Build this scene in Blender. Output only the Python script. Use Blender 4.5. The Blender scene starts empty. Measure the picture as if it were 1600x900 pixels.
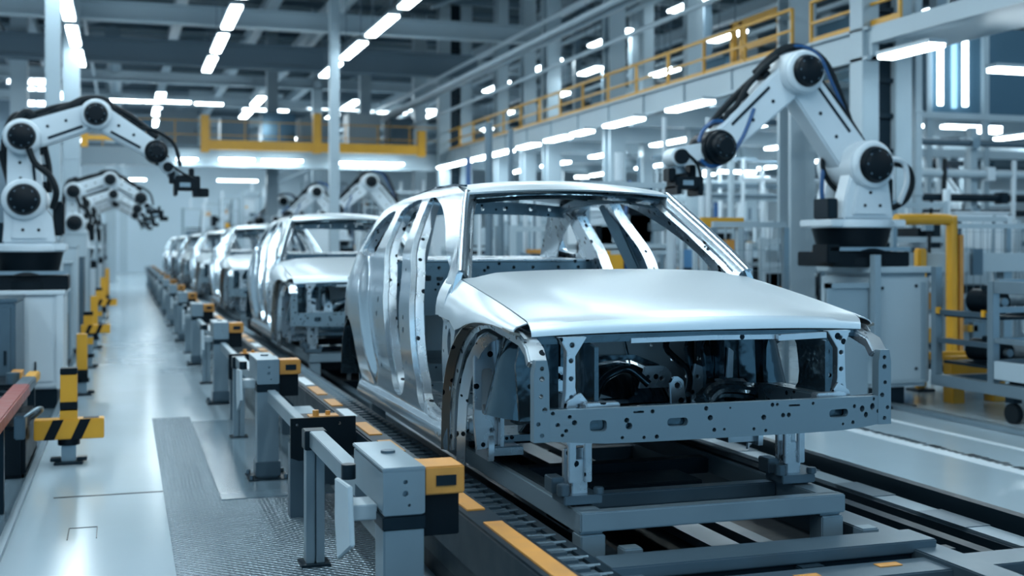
import bpy, bmesh, math, random
from mathutils import Vector, Matrix
from mathutils.geometry import tessellate_polygon
random.seed(7)
SC = bpy.context.scene
COL = SC.collection
# ------------------------------------------------------------------ camera model
FPX, VPX, HYP, CH = 1857.0, 195.0, 385.0, 1.75
TH = math.atan((800 - VPX) / FPX)
CT, ST = math.cos(TH), math.sin(TH)
def P(px, py, X=None, Y=None, Z=None):
    """point of the hall seen at photo pixel (px,py) that lies on a plane X=, Y= or Z="""
    xc, zz = (px - 800) / FPX, -(py - HYP) / FPX
    r = (xc * CT + ST, -xc * ST + CT, zz)
    if X is not None: k = X / r[0]
    elif Y is not None: k = Y / r[1]
    else: k = (Z - CH) / r[2]
    return Vector((r[0] * k, r[1] * k, CH + r[2] * k))
cam = bpy.data.cameras.new('camera'); camo = bpy.data.objects.new('camera', cam); COL.objects.link(camo)
camo.location = (0, 0, CH); camo.rotation_euler = (math.pi / 2, 0, -TH)
cam.sensor_width = 36; cam.lens = FPX / 1600 * 36; cam.shift_y = -(450 - HYP) / 1600
cam.clip_end = 400
cam.dof.use_dof = True; cam.dof.focus_distance = 5.9; cam.dof.aperture_fstop = 1.7
SC.camera = camo
# ------------------------------------------------------------------ materials
def mat(name, col, metal=0.0, rough=0.5, var=0.12, vscale=3.0, bump=0.0, bscale=30.0, rvar=0.1, emit=None, dots=None, alpha=None):
    m = bpy.data.materials.new(name); m.use_nodes = True
    nt = m.node_tree; b = nt.nodes['Principled BSDF']
    b.inputs['Metallic'].default_value = metal
    tc = nt.nodes.new('ShaderNodeTexCoord')
    n = nt.nodes.new('ShaderNodeTexNoise'); n.inputs['Scale'].default_value = vscale; n.inputs['Detail'].default_value = 4
    nt.links.new(tc.outputs['Object'], n.inputs['Vector'])
    mx = nt.nodes.new('ShaderNodeMix'); mx.data_type = 'RGBA'
    mx.inputs[6].default_value = tuple(c * (1 - var) for c in col) + (1,)
    mx.inputs[7].default_value = tuple(min(1, c * (1 + var)) for c in col) + (1,)
    nt.links.new(n.outputs['Fac'], mx.inputs[0])
    out = mx.outputs[2]
    if dots:
        sc_, rad, dcol = dots
        v = nt.nodes.new('ShaderNodeTexVoronoi'); v.inputs['Scale'].default_value = sc_; v.inputs['Randomness'].default_value = 0.8
        nt.links.new(tc.outputs['Object'], v.inputs['Vector'])
        lt = nt.nodes.new('ShaderNodeMath'); lt.operation = 'LESS_THAN'; lt.inputs[1].default_value = rad
        nt.links.new(v.outputs['Distance'], lt.inputs[0])
        m2 = nt.nodes.new('ShaderNodeMix'); m2.data_type = 'RGBA'
        nt.links.new(lt.outputs[0], m2.inputs[0]); nt.links.new(out, m2.inputs[6]); m2.inputs[7].default_value = dcol + (1,)
        out = m2.outputs[2]
    nt.links.new(out, b.inputs['Base Color'])
    mr = nt.nodes.new('ShaderNodeMapRange'); mr.inputs[3].default_value = max(0.03, rough - rvar); mr.inputs[4].default_value = min(1, rough + rvar)
    nt.links.new(n.outputs['Fac'], mr.inputs[0]); nt.links.new(mr.outputs[0], b.inputs['Roughness'])
    if bump:
        n2 = nt.nodes.new('ShaderNodeTexNoise'); n2.inputs['Scale'].default_value = bscale
        nt.links.new(tc.outputs['Object'], n2.inputs['Vector'])
        bp = nt.nodes.new('ShaderNodeBump'); bp.inputs['Strength'].default_value = bump; bp.inputs['Distance'].default_value = 0.01
        nt.links.new(n2.outputs['Fac'], bp.inputs['Height']); nt.links.new(bp.outputs[0], b.inputs['Normal'])
    if emit:
        b.inputs['Emission Color'].default_value = emit[0] + (1,); b.inputs['Emission Strength'].default_value = emit[1]
    return m
M = {}
M['skin'] = mat('satin_sheet_steel', (.60, .68, .73), .62, .315, .05, 1.5, rvar=.02)
M['side'] = mat('bright_sheet_steel', (.56, .67, .745), .90, .19, .06, 1.5, rvar=.06)
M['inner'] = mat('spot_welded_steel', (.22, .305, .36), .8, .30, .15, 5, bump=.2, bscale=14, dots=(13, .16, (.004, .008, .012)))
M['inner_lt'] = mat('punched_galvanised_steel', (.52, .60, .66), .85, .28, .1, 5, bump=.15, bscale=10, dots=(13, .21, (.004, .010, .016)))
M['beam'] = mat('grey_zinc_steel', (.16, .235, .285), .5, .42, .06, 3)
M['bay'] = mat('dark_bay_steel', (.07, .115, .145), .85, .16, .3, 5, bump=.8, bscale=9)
M['bronze'] = mat('oiled_flange_steel', (.20, .19, .17), .85, .3, .3, 6, dots=(9, .22, (.004, .006, .01)))
M['galv'] = mat('galvanised_profile', (.21, .285, .335), .6, .36, .1, 4)
M['galv_dk'] = mat('weathered_profile', (.085, .13, .165), .6, .36, .15, 4)
M['dark'] = mat('dark_steel', (.008, .018, .027), .3, .38, .2, 6)
M['black'] = mat('black_casting', (.002, .006, .010), .0, .42, .2, 6)
M['rubber'] = mat('black_rubber', (.007, .012, .016), 0, .55, .2, 8)
M['white'] = mat('white_machine_paint', (.52, .60, .655), 0, .38, .06, 2)
M['white2'] = mat('pale_grey_paint', (.34, .425, .48), 0, .42, .06, 2)
M['grey'] = mat('grey_cabinet_paint', (.20, .28, .335), 0, .45, .06, 2)
M['struct'] = mat('structural_white_paint', (.30, .385, .44), .1, .42, .07, 1)
M['struct2'] = mat('structural_grey_paint', (.10, .155, .20), .1, .48, .08, 1)
for k_ in ('black', 'rubber', 'dark'): M[k_].node_tree.nodes['Principled BSDF'].inputs['Specular IOR Level'].default_value = .14
M['firewall'] = mat('plain_bulkhead_steel', (.56, .65, .71), .1, .4, .12, 4, bump=.2, bscale=9)
M['yellow'] = mat('safety_yellow_paint', (.58, .29, .015), 0, .4, .12, 4)
M['orange'] = mat('worn_orange_tape', (.47, .215, .04), 0, .42, .35, 9)
M['red'] = mat('worn_red_paint', (.25, .05, .04), .1, .35, .3, 9)
M['blue'] = mat('blue_hose', (.01, .07, .20), 0, .35, .1, 5)
M['bluepaint'] = mat('blue_bin_paint', (.03, .13, .27), 0, .4, .1, 3)
M['lamp'] = mat('lamp_diffuser', (.9, .95, 1), 0, .5, 0, emit=((.80, .94, 1.0), 30.0))
M['lampsoft'] = mat('indicator_glass', (.9, .95, 1), 0, .5, 0, emit=((.78, .93, 1.0), 7.0))
M['daylight'] = mat('daylit_window_glass', (.9, .95, 1), 0, .5, 0, emit=((.78, .91, 1.0), 7.0))
M['roof'] = mat('roof_deck', (.018, .05, .07), .1, .55, .2, 1)
M['wall'] = mat('pale_wall_cladding', (.42, .53, .60), 0, .6, .08, .4)
M['glassy'] = mat('enclosure_panel', (.10, .19, .26), .5, .15, .1, 1)

for k_ in ('lamp', 'lampsoft', 'daylight'): M[k_].cycles.emission_sampling = 'FRONT'
def floor_mat(name, col, rough, seams=None, diamond=False):
    m = mat(name, col, 0.0, rough, .10, .7, rvar=.05)
    nt = m.node_tree; b = nt.nodes['Principled BSDF']
    b.inputs['Specular IOR Level'].default_value = .7
    if diamond:
        tc = [n for n in nt.nodes if n.type == 'TEX_COORD'][0]
        mp = nt.nodes.new('ShaderNodeMapping'); mp.inputs['Rotation'].default_value = (0, 0, math.pi / 4); nt.links.new(tc.outputs['Object'], mp.inputs[0])
        v = nt.nodes.new('ShaderNodeTexVoronoi'); v.inputs['Scale'].default_value = 26; v.inputs['Randomness'].default_value = .15
        nt.links.new(mp.outputs[0], v.inputs['Vector'])
        bp = nt.nodes.new('ShaderNodeBump'); bp.inputs['Strength'].default_value = 1.0; bp.inputs['Distance'].default_value = .02; bp.invert = True
        nt.links.new(v.outputs['Distance'], bp.inputs['Height']); nt.links.new(bp.outputs[0], b.inputs['Normal'])
        b.inputs['Metallic'].default_value = .55
    return m
M['pit'] = mat('dark_grey_bed_paint', (.02, .035, .047), .2, .35, .2, 4)  # plain dark grey bed paint
M['floor'] = floor_mat('sealed_floor_paint', (.29, .375, .43), .17)
M['tread'] = floor_mat('diamond_tread_plate', (.17, .235, .28), .24, diamond=True)
M['steelplate'] = floor_mat('smooth_steel_plate', (.11, .165, .205), .20)
# ------------------------------------------------------------------ mesh helpers
class MB:
    def __init__(s): s.bm = bmesh.new()
    def box(s, x0, x1, y0, y1, z0, z1, rot=None):
        vs = [s.bm.verts.new((x, y, z)) for x in (x0, x1) for y in (y0, y1) for z in (z0, z1)]
        for f in ((0, 1, 3, 2), (4, 6, 7, 5), (0, 4, 5, 1), (2, 3, 7, 6), (0, 2, 6, 4), (1, 5, 7, 3)):
            s.bm.faces.new([vs[i] for i in f])
        if rot: bmesh.ops.rotate(s.bm, verts=vs, cent=rot[0], matrix=Matrix.Rotation(rot[1], 3, rot[2]))
        return s
    def cyl(s, p, q, r, r2=None, n=20, cap=True):
        p, q = Vector(p), Vector(q); r2 = r if r2 is None else r2
        d = (q - p).normalized(); a = d.orthogonal().normalized(); b = d.cross(a)
        A = [s.bm.verts.new(p + r * (a * math.cos(t) + b * math.sin(t))) for t in [2 * math.pi * i / n for i in range(n)]]
        B = [s.bm.verts.new(q + r2 * (a * math.cos(t) + b * math.sin(t))) for t in [2 * math.pi * i / n for i in range(n)]]
        for i in range(n): s.bm.faces.new((A[i], A[(i + 1) % n], B[(i + 1) % n], B[i]))
        if cap: s.bm.faces.new(A[::-1]); s.bm.faces.new(B)
        return s
    def bar(s, p, q, w, h, up=(0, 0, 1)):
        return s.sweep([p, q], w, h, up)
    def sweep(s, path, w, h, up=(0, 0, 1)):
        path = [Vector(p) for p in path]; up = Vector(up); rings = []
        for i, p in enumerate(path):
            t = (path[min(i + 1, len(path) - 1)] - path[max(i - 1, 0)]).normalized()
            u = up if abs(t.dot(up)) < .98 else Vector((0, 1, 0)) if abs(t.y) < .9 else Vector((1, 0, 0))
            sd = t.cross(u).normalized(); u2 = sd.cross(t).normalized()
            rings.append([s.bm.verts.new(p + sd * a * w / 2 + u2 * b * h / 2) for a, b in ((-1, -1), (1, -1), (1, 1), (-1, 1))])
        for A, B in zip(rings, rings[1:]):
            for k in range(4): s.bm.faces.new((A[k], A[(k + 1) % 4], B[(k + 1) % 4], B[k]))
        s.bm.faces.new(rings[0][::-1]); s.bm.faces.new(rings[-1])
        return s
    def tube(s, pts, r, n=8, smooth=6):
        pts = [Vector(p) for p in pts]
        if smooth and len(pts) > 2:
            out = []
            for i in range(len(pts) - 1):
                a, b, c, d = pts[max(i - 1, 0)], pts[i], pts[i + 1], pts[min(i + 2, len(pts) - 1)]
                for k in range(smooth):
                    t = k / smooth
                    out.append(.5 * ((2 * b) + (c - a) * t + (2 * a - 5 * b + 4 * c - d) * t * t + (3 * b - a - 3 * c + d) * t ** 3))
            pts = out + [pts[-1]]
        rings = []; pv = None
        for i, p in enumerate(pts):
            t = (pts[min(i + 1, len(pts) - 1)] - pts[max(i - 1, 0)]).normalized()
            a = t.orthogonal().normalized() if pv is None else (pv - t * pv.dot(t)).normalized()
            pv = a; b = t.cross(a)
            rings.append([s.bm.verts.new(p + r * (a * math.cos(2 * math.pi * k / n) + b * math.sin(2 * math.pi * k / n))) for k in range(n)])
        for A, B in zip(rings, rings[1:]):
            for k in range(n): s.bm.faces.new((A[k], A[(k + 1) % n], B[(k + 1) % n], B[k]))
        s.bm.faces.new(rings[0][::-1]); s.bm.faces.new(rings[-1])
        return s
    def sheet(s, rows, th=0.0):
        b = bmesh.new()
        V = [[b.verts.new(p) for p in r] for r in rows]
        fs = [b.faces.new((V[i][j], V[i][j + 1], V[i + 1][j + 1], V[i + 1][j])) for i in range(len(V) - 1) for j in range(len(V[0]) - 1)]
        if th: bmesh.ops.recalc_face_normals(b, faces=b.faces); bmesh.ops.solidify(b, geom=b.faces[:], thickness=th)
        s.merge(b); return s
    def merge(s, b):
        me = bpy.data.meshes.new('tmp'); b.to_mesh(me); b.free(); s.bm.from_mesh(me); bpy.data.meshes.remove(me)
    def plate(s, outline, holes, f, t0, t1, cu=(), cv=(), cl=()):
        """solid plate cut from a 2D outline with holes, bent by f(u,v,t)"""
        b = bmesh.new()
        loops = [[Vector((u, v, 0)) for u, v in L] for L in [outline] + list(holes)]
        vs = [b.verts.new(p) for L in loops for p in L]
        for t in tessellate_polygon(loops):
            try: b.faces.new([vs[i] for i in t])
            except ValueError: pass
        for u in cu: bmesh.ops.bisect_plane(b, geom=b.verts[:] + b.edges[:] + b.faces[:], plane_co=(u, 0, 0), plane_no=(1, 0, 0))
        for v in cv: bmesh.ops.bisect_plane(b, geom=b.verts[:] + b.edges[:] + b.faces[:], plane_co=(0, v, 0), plane_no=(0, 1, 0))
        for co, no in cl: bmesh.ops.bisect_plane(b, geom=b.verts[:] + b.edges[:] + b.faces[:], plane_co=co, plane_no=no)
        bmesh.ops.recalc_face_normals(b, faces=b.faces)
        ex = bmesh.ops.extrude_face_region(b, geom=b.faces[:], use_keep_orig=True)
        for e in ex['geom']:
            if isinstance(e, bmesh.types.BMVert): e.co.z = 1
        for v in b.verts: v.co = f(v.co.x, v.co.y, t0 if v.co.z < .5 else t1)
        bmesh.ops.recalc_face_normals(b, faces=b.faces)
        s.merge(b); return s
    def capsule(s, p, q, r1, r2, y0, y1, n=12):
        """link plate: two round ends joined, lying in the XZ plane, from y0 to y1"""
        px, pz = p; qx, qz = q; a = math.atan2(qz - pz, qx - px)
        L = [(px + r1 * math.cos(a + math.pi / 2 + math.pi * i / n), pz + r1 * math.sin(a + math.pi / 2 + math.pi * i / n)) for i in range(n + 1)]
        L += [(qx + r2 * math.cos(a - math.pi / 2 + math.pi * i / n), qz + r2 * math.sin(a - math.pi / 2 + math.pi * i / n)) for i in range(n + 1)]
        return s.prism(L, y0, y1)
    def prism(s, L, y0, y1):
        A = [s.bm.verts.new((x, y0, z)) for x, z in L]; B = [s.bm.verts.new((x, y1, z)) for x, z in L]; n = len(L)
        for i in range(n): s.bm.faces.new((A[i], A[(i + 1) % n], B[(i + 1) % n], B[i]))
        s.bm.faces.new(A[::-1]); s.bm.faces.new(B)
        return s
    def build(s, name, m, parent=None, bevel=0.0, off=None, ang=38, kind=None):
        bm = s.bm
        if off is not None: bmesh.ops.translate(bm, verts=bm.verts, vec=off)
        bmesh.ops.recalc_face_normals(bm, faces=bm.faces)
        if bevel:
            es = [e for e in bm.edges if len(e.link_faces) == 2 and e.calc_face_angle(0) > .6]
            bmesh.ops.bevel(bm, geom=es, offset=bevel, segments=2, affect='EDGES', clamp_overlap=True)
        me = bpy.data.meshes.new(name); bm.to_mesh(me); bm.free()
        for p in me.polygons: p.use_smooth = True
        me.set_sharp_from_angle(angle=math.radians(ang))
        me.materials.append(M[m] if isinstance(m, str) else m)
        o = bpy.data.objects.new(name, me); COL.objects.link(o)
        if parent is not None: o.parent = parent
        if kind: o['kind'] = kind
        return o
def circ(u, v, r, n=10): return [(u + r * math.cos(2 * math.pi * i / n), v + r * math.sin(2 * math.pi * i / n)) for i in range(n)]
def rrect(u0, u1, v0, v1, r, n=3):
    o = []
    for cx, cy, a in ((u1 - r, v0 + r, -90), (u1 - r, v1 - r, 0), (u0 + r, v1 - r, 90), (u0 + r, v0 + r, 180)):
        o += [(cx + r * math.cos(math.radians(a + 90 * i / n)), cy + r * math.sin(math.radians(a + 90 * i / n))) for i in range(n + 1)]
    return o
def frange(a, b, s):
    n = int((b - a) / s); return [a + s * i for i in range(1, n + 1)]
def lerp_tab(tab, x):
    if x <= tab[0][0]: return tab[0][1]
    for (a, p), (b, q) in zip(tab, tab[1:]):
        if x <= b: return p + (q - p) * (x - a) / (b - a)
    return tab[-1][1]
def smooth_tab(tab, x):
    n = len(tab)
    if x <= tab[0][0]: return tab[0][1]
    if x >= tab[-1][0]: return tab[-1][1]
    for i in range(n - 1):
        (a, p), (b, q) = tab[i], tab[i + 1]
        if x <= b:
            m0 = (q - tab[max(i - 1, 0)][1]) / (b - tab[max(i - 1, 0)][0]); k = min(i + 2, n - 1); m1 = (tab[k][1] - p) / (tab[k][0] - a)
            h = b - a; t = (x - a) / h
            return (2 * t ** 3 - 3 * t * t + 1) * p + (t ** 3 - 2 * t * t + t) * h * m0 + (3 * t * t - 2 * t ** 3) * q + (t ** 3 - t * t) * h * m1
def smst(a, b, x):
    t = min(1, max(0, (x - a) / (b - a))); return t * t * (3 - 2 * t)
def tag(o, label, cat, group=None, kind=None):
    o['label'] = label; o['category'] = cat
    if group: o['group'] = group
    if kind: o['kind'] = kind
    return o
def thing(name, label, cat, loc=(0, 0, 0), rz=0, group=None):
    o = bpy.data.objects.new(name, None); COL.objects.link(o); o.empty_display_size = .1
    o.location = loc; o.rotation_euler = (0, 0, rz); return tag(o, label, cat, group)
KIDS = {}
def dup(root, loc, label, group=None, rz=None):
    r = root.copy(); COL.objects.link(r); r.location = loc
    if rz is not None: r.rotation_euler = (0, 0, rz)
    r['label'] = label
    if group: r['group'] = group
    if root.name not in KIDS: KIDS[root.name] = [(c, [d for d in bpy.data.objects if d.parent == c]) for c in bpy.data.objects if c.parent == root]
    for c, gs in KIDS[root.name]:
        k = c.copy(); COL.objects.link(k); k.parent = r
        for g in gs:
            d = g.copy(); COL.objects.link(d); d.parent = k
    return r
ORD = ['nearest', 'second-nearest', 'third-nearest', 'fourth-nearest', 'fifth-nearest', 'sixth-nearest', 'seventh-nearest', 'eighth-nearest', 'ninth-nearest', 'tenth-nearest', 'eleventh-nearest', 'twelfth-nearest', 'thirteenth-nearest', 'fourteenth-nearest', 'fifteenth-nearest', 'sixteenth-nearest', 'seventeenth-nearest', 'eighteenth-nearest', 'nineteenth-nearest', 'twentieth-nearest']
# ------------------------------------------------------------------ car body-in-white (local: x across, y rearwards from the nose, z above floor)
CZ = .62
COFF = Vector((0, 0, -CZ))
CX, CY, CSTEP = 2.585, 4.75, 7.9
W_TAB = [(.62, .925), (.66, .94), (.70, .944), (.735, .935), (.78, .915), (.88, .935), (1.0, .952), (1.2, .958), (1.38, .95), (1.5, .925), (1.6, .89), (1.7, .855), (1.8, .805), (1.9, .755), (2.0, .705), (2.06, .675), (2.1, .64), (2.14, .595)]
def yb_line(z): return 3.48 + (z - .75) * .68
def hw(y, z):
    w = smooth_tab(W_TAB, z)
    if y > 4.2: w -= .10 * ((y - 4.2) / .75) ** 2
    yb = yb_line(z)
    rec = (1 - smst(yb - .11, yb + .03, y)) * smst(.74, .95, z) * (1 - smst(1.45, 1.8, z))
    if y < 1.62: w -= .03 * smst(1.40, 1.34, z) * smst(.80, .95, z)
    if y > 1.58: w -= .05 * rec * smst(1.58, 1.64, y)
    return w
ARCH_R = [(4.40 + .41 * math.cos(math.radians(a)), .80 + .42 * math.sin(math.radians(a))) for a in range(198, -25, -12)]
OUT = [(1.50, .645), (2.3, .65), (3.1, .655), (3.93, .66)] + ARCH_R + [(4.86, .72), (4.93, .95), (4.96, 1.2), (4.97, 1.42), (4.93, 1.53), (4.76, 1.60), (4.60, 1.66), (4.55, 1.74), (4.51, 1.82), (4.40, 1.93), (4.22, 2.02), (3.95, 2.065), (3.6, 2.10), (3.2, 2.125), (2.75, 2.135), (2.4, 2.125), (2.05, 2.07), (1.75, 1.86), (1.42, 1.61), (1.38, 1.45), (1.30, 1.375), (1.33, 1.26), (1.42, 1.08), (1.485, .88)]
def crom(L, n=3):
    o = []
    for i in range(len(L)):
        a, b, c, d = [Vector((*L[(i + k) % len(L)], 0)) for k in (-1, 0, 1, 2)]
        for k in range(n):
            t = k / n; q = .5 * ((2 * b) + (c - a) * t + (2 * a - 5 * b + 4 * c - d) * t * t + (3 * b - a - 3 * c + d) * t ** 3); o.append((q.x, q.y))
    return o
FD = crom([(1.60, .84), (1.585, 1.1), (1.56, 1.42), (1.60, 1.57), (1.85, 1.735), (2.12, 1.88), (2.40, 1.99), (2.62, 2.048), (2.80, 2.072), (2.865, 2.04), (2.82, 1.9), (2.645, 1.65), (2.50, 1.40), (2.40, 1.1), (2.33, .93), (2.22, .815), (2.02, .775), (1.70, .77)])
RD = crom([(2.64, .90), (2.71, 1.1), (2.79, 1.4), (2.87, 1.6), (3.0, 1.9), (3.05, 2.03), (3.11, 2.067), (3.3, 2.06), (3.50, 2.025), (3.575, 1.97), (3.53, 1.8), (3.44, 1.62), (3.34, 1.48), (3.21, 1.25), (3.10, 1.0), (3.0, .87), (2.85, .80), (2.68, .805)])
QW = [(3.85, 1.685), (4.27, 1.70), (4.32, 1.76), (4.22, 1.90), (4.02, 1.985), (3.80, 2.01), (3.745, 1.98), (3.76, 1.85)]
QW = crom(QW)
def inset(L, d):
    """move a closed 2D loop inwards by d"""
    n = len(L); area = sum(L[i][0] * L[(i + 1) % n][1] - L[(i + 1) % n][0] * L[i][1] for i in range(n)); sg = 1 if area > 0 else -1
    o = []
    for i in range(n):
        a, b, c = L[i - 1], L[i], L[(i + 1) % n]
        t = Vector((c[0] - a[0], c[1] - a[1])).normalized(); nn = Vector((-t.y, t.x)) * sg
        o.append((b[0] + nn.x * d, b[1] + nn.y * d))
    return o
BH = [(2.64, 1.30, .016), (2.63, 1.22, .02), (2.56, 1.02, .012), (2.76, 1.60, .012), (2.50, .92, .010), (3.45, 1.38, .022), (3.47, 1.28, .02), (3.5, 1.12, .010), (3.42, 1.0, .012), (3.36, .93, .018), (3.52, .98, .009), (3.55, 1.25, .008), (3.62, 1.45, .012), (1.53, .98, .016), (1.50, 1.31, .012), (1.545, 1.18, .010)]
def yz(side, depth0=0.0):
    return lambda u, v, t: Vector((side * (hw(u, v) - t), u, v))
def inner_outline():
    return [(1.55, .70), (2.3, .70), (3.1, .70), (3.88, .72), (4.0, 1.0), (4.12, 1.2), (4.35, 1.28), (4.7, 1.2), (4.84, 1.3), (4.84, 1.45), (4.70, 1.56), (4.52, 1.64), (4.47, 1.75), (4.42, 1.83), (4.33, 1.91), (4.18, 1.985), (3.93, 2.035), (3.6, 2.07), (3.2, 2.095), (2.75, 2.105), (2.42, 2.095), (2.12, 2.055), (1.8, 1.86), (1.48, 1.61), (1.45, 1.45), (1.5, 1.2)]
def hood_z(x, y):
    """x across, y 0.28..1.44"""
    t = (y - .28) / 1.16
    z = 1.43 + .175 * t ** .85
    edge = abs(x) / .87
    z -= .030 * edge ** 2.5
    bul = 1 - smst(.50 + .16 * t, .60 + .20 * t, abs(x))
    z += .018 * bul * smst(0, .25, t)
    return z
def hood_lim(y): return .862
def car_parts(root):
    B = lambda mb, name, m, bev=0.0, ang=38, par=root: mb.build(name, m, par, bev, COFF, ang)
    for s in (-1, 1):
        mb = MB(); mb.plate(OUT, [FD, RD, QW, [(1.43 + .036 * math.cos(a), 1.235 + .075 * math.sin(a)) for a in [math.pi * i / 8 for i in range(16)]]] + [circ(*h, n=8) for h in BH], yz(s), 0, .035, frange(1.35, 5, .06), frange(.62, 2.14, .04) + [.745, 1.0], [((3.48 + k, .75, 0), (1, -.68, 0)) for k in (-.12, -.09, -.065, -.04, -.015, .01, .035)])
        B(mb, 'side_panel', 'side', ang=30)
        mb = MB(); mb.plate(inner_outline(), [inset(FD, .018), inset(RD, .018), inset(QW, .016)], yz(s), .037, .088, frange(1.35, 5, .09), frange(.62, 2.14, .06))
        B(mb, 'inner_side_frame', 'inner_lt', ang=30)
        # sill step and inner rocker
        mb = MB(); mb.box(s * .80, s * .62, 1.52, 3.9, .68, .80)
        B(mb, 'rocker', 'inner_lt', .012)
        # fender
        ys = [.30, .34, .4, .55, .7, .85, 1.0, 1.12, 1.22, 1.32, 1.40, 1.46, 1.50, 1.54]
        ZA = [(.10, 1.345), (.28, 1.365), (.5, 1.385), (.75, 1.385), (.95, 1.37), (1.1, 1.335), (1.22, 1.315), (1.32, 1.36), (1.54, 1.37)]
        rows = []
        for y in ys:
            yy = max(.28, min(1.44, y)); zt = hood_z(.87, yy) - (.02 if y < .28 else 0); za = lerp_tab(ZA, y)
            x0 = .868 - (.05 if y < .15 else 0); x1 = .957 - .05 * (1 - smst(.05, .5, y))
            rows.append([(s * (x0 + (x1 - x0) * (1 - (1 - v) ** 2.4)), y, zt + (za - zt) * v) for v in [0, .06, .14, .24, .36, .5, .7, 1]])
        rows2 = []
        for y in (1.44, 1.5, 1.56, 1.62):
            zt = 1.60 - .0 * (y - 1.44); za = 1.375
            rows2.append([(s * (.868 + .087 * (1 - (1 - v) ** 2.4)), y, zt + (za - zt) * v) for v in [0, .08, .18, .3, .45, .6, .8, 1]])
        mb = MB(); mb.sheet(rows, .006); mb.sheet(rows2, .006)
        B(mb, 'fender', 'skin', ang=50)
        # wheel-arch flange: wide dark ribbon and a lighter inner lip
        ap = [(1.52, .65), (1.505, .85), (1.47, 1.0), (1.40, 1.12), (1.31, 1.215), (1.2, 1.29), (1.08, 1.345), (.94, 1.378), (.75, 1.392), (.5, 1.39), (.3, 1.37)]
        mb = MB(); mb.sheet([[(s * .950, y, z), (s * .93, y - .004, z - .004), (s * .905, y - .01, z - .01)] for y, z in ap], .012)
        fl = B(mb, 'arch_flange', 'bronze', ang=60)
        mb = MB(); mb.sheet([[(s * .905, y - .01, z - .01), (s * .895, y - .05 - .02 * (z < 1.2), z - .035 * (z > 1.1))] for y, z in ap], .012)
        mb.sheet([[(s * .885, y - .10, z - .05), (s * .845, y - .13, z - .075)] for y, z in ap[:8]], .012)
        B(mb, 'arch_lip', 'inner_lt', ang=60)
        # wheel house: dark inner apron with braces
        apr = [(.16, .93), (.7, .90), (1.25, .80), (1.42, .80), (1.42, 1.36), (.62, 1.36), (.16, 1.30)]
        gap = crom([(.40, 1.08), (.50, 1.02), (.70, 1.02), (.74, 1.12), (.70, 1.31), (.46, 1.32), (.40, 1.2)], 2)
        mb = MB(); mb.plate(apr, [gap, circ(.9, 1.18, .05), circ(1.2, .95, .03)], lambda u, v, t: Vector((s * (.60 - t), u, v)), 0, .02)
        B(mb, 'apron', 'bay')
        mb = MB(); mb.plate([(.735, .72), (.86, .70), (.875, .85), (.875, 1.20), (.85, 1.28), (.80, 1.31), (.745, 1.27), (.735, 1.1)], [circ(.81, 1.25, .018), circ(.78, .8, .014), rrect(.775, .835, .88, 1.12, .02)], lambda u, v, t: Vector((s * u, 1.12 + t + .05 * (.9 - u), v)), 0, .035)
        mb.sweep([(s * .74, 1.10, .72), (s * .735, 1.10, 1.0), (s * .75, 1.10, 1.27)], .02, .05)
        B(mb, 'apron_brace', 'inner_lt', .006)
        mb = MB(); mb.plate([(1.12, .64), (1.36, .64), (1.38, .74), (1.33, .86), (1.24, .92), (1.16, .84), (1.11, .74)], [circ(1.19, .74, .017), circ(1.28, .70, .017), circ(1.25, .83, .02), circ(1.33, .78, .012)], lambda u, v, t: Vector((s * (.80 - t), u, v)), 0, .03)
        mb.box(s * .60, s * .78, 1.15, 1.35, .66, .70)
        B(mb, 'hinge_bracket', 'inner_lt', .004)
        # strut tower: tapered round turret
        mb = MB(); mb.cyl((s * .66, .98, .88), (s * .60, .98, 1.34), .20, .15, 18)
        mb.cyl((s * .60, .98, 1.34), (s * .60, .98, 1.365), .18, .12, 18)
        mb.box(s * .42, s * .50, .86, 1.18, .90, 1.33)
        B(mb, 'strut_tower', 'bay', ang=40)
        # front longitudinal rail and crash box
        mb = MB(); mb.sweep([(s * .58, .12, .99), (s * .56, .6, .99), (s * .52, 1.1, .93), (s * .48, 1.45, .78)], .11, .13)
        rl = B(mb, 'front_rail', 'inner', .008)
        mb = MB(); mb.box(s * .50, s * .66, .10, .16, .90, 1.06)
        mb.build('crash_plate', 'inner_lt', rl, .006, COFF)
        # upper fender rail curling down to the front upright
        mb = MB(); mb.sweep([(s * .83, 1.45, 1.42), (s * .84, .9, 1.375), (s * .85, .55, 1.345), (s * .862, .32, 1.325), (s * .870, .20, 1.285), (s * .872, .155, 1.23)], .085, .05)
        B(mb, 'upper_rail', 'inner_lt', .008)
        mb = MB(); mb.plate([(.832, .90), (.905, .90), (.905, 1.20), (.895, 1.255), (.845, 1.255), (.835, 1.20)], [circ(.868, 1.22, .010), circ(.868, 1.175, .012), circ(.872, 1.10, .010), circ(.855, 1.04, .012), circ(.885, .98, .010), circ(.868, .93, .010)], lambda u, v, t: Vector((s * u, .10 + t, v)), 0, .05)
        B(mb, 'front_upright', 'beam', .004)
        mb = MB(); mb.plate([(.655, 1.02), (.73, 1.02), (.72, 1.10), (.715, 1.28), (.75, 1.345), (.62, 1.345), (.675, 1.26), (.675, 1.12)], [circ(.695, 1.08, .009), circ(.695, 1.16, .012), circ(.695, 1.24, .012), circ(.69, 1.31, .013)], lambda u, v, t: Vector((s * u, .20 + t, v)), 0, .045)
        mb.plate([(.60, 1.00), (.74, 1.00), (.72, 1.06), (.66, 1.10), (.62, 1.05)], [circ(.67, 1.04, .012)], lambda u, v, t: Vector((s * u, .17 + t, v)), 0, .02)
        B(mb, 'headlamp_support', 'inner_lt', .004)
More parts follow.
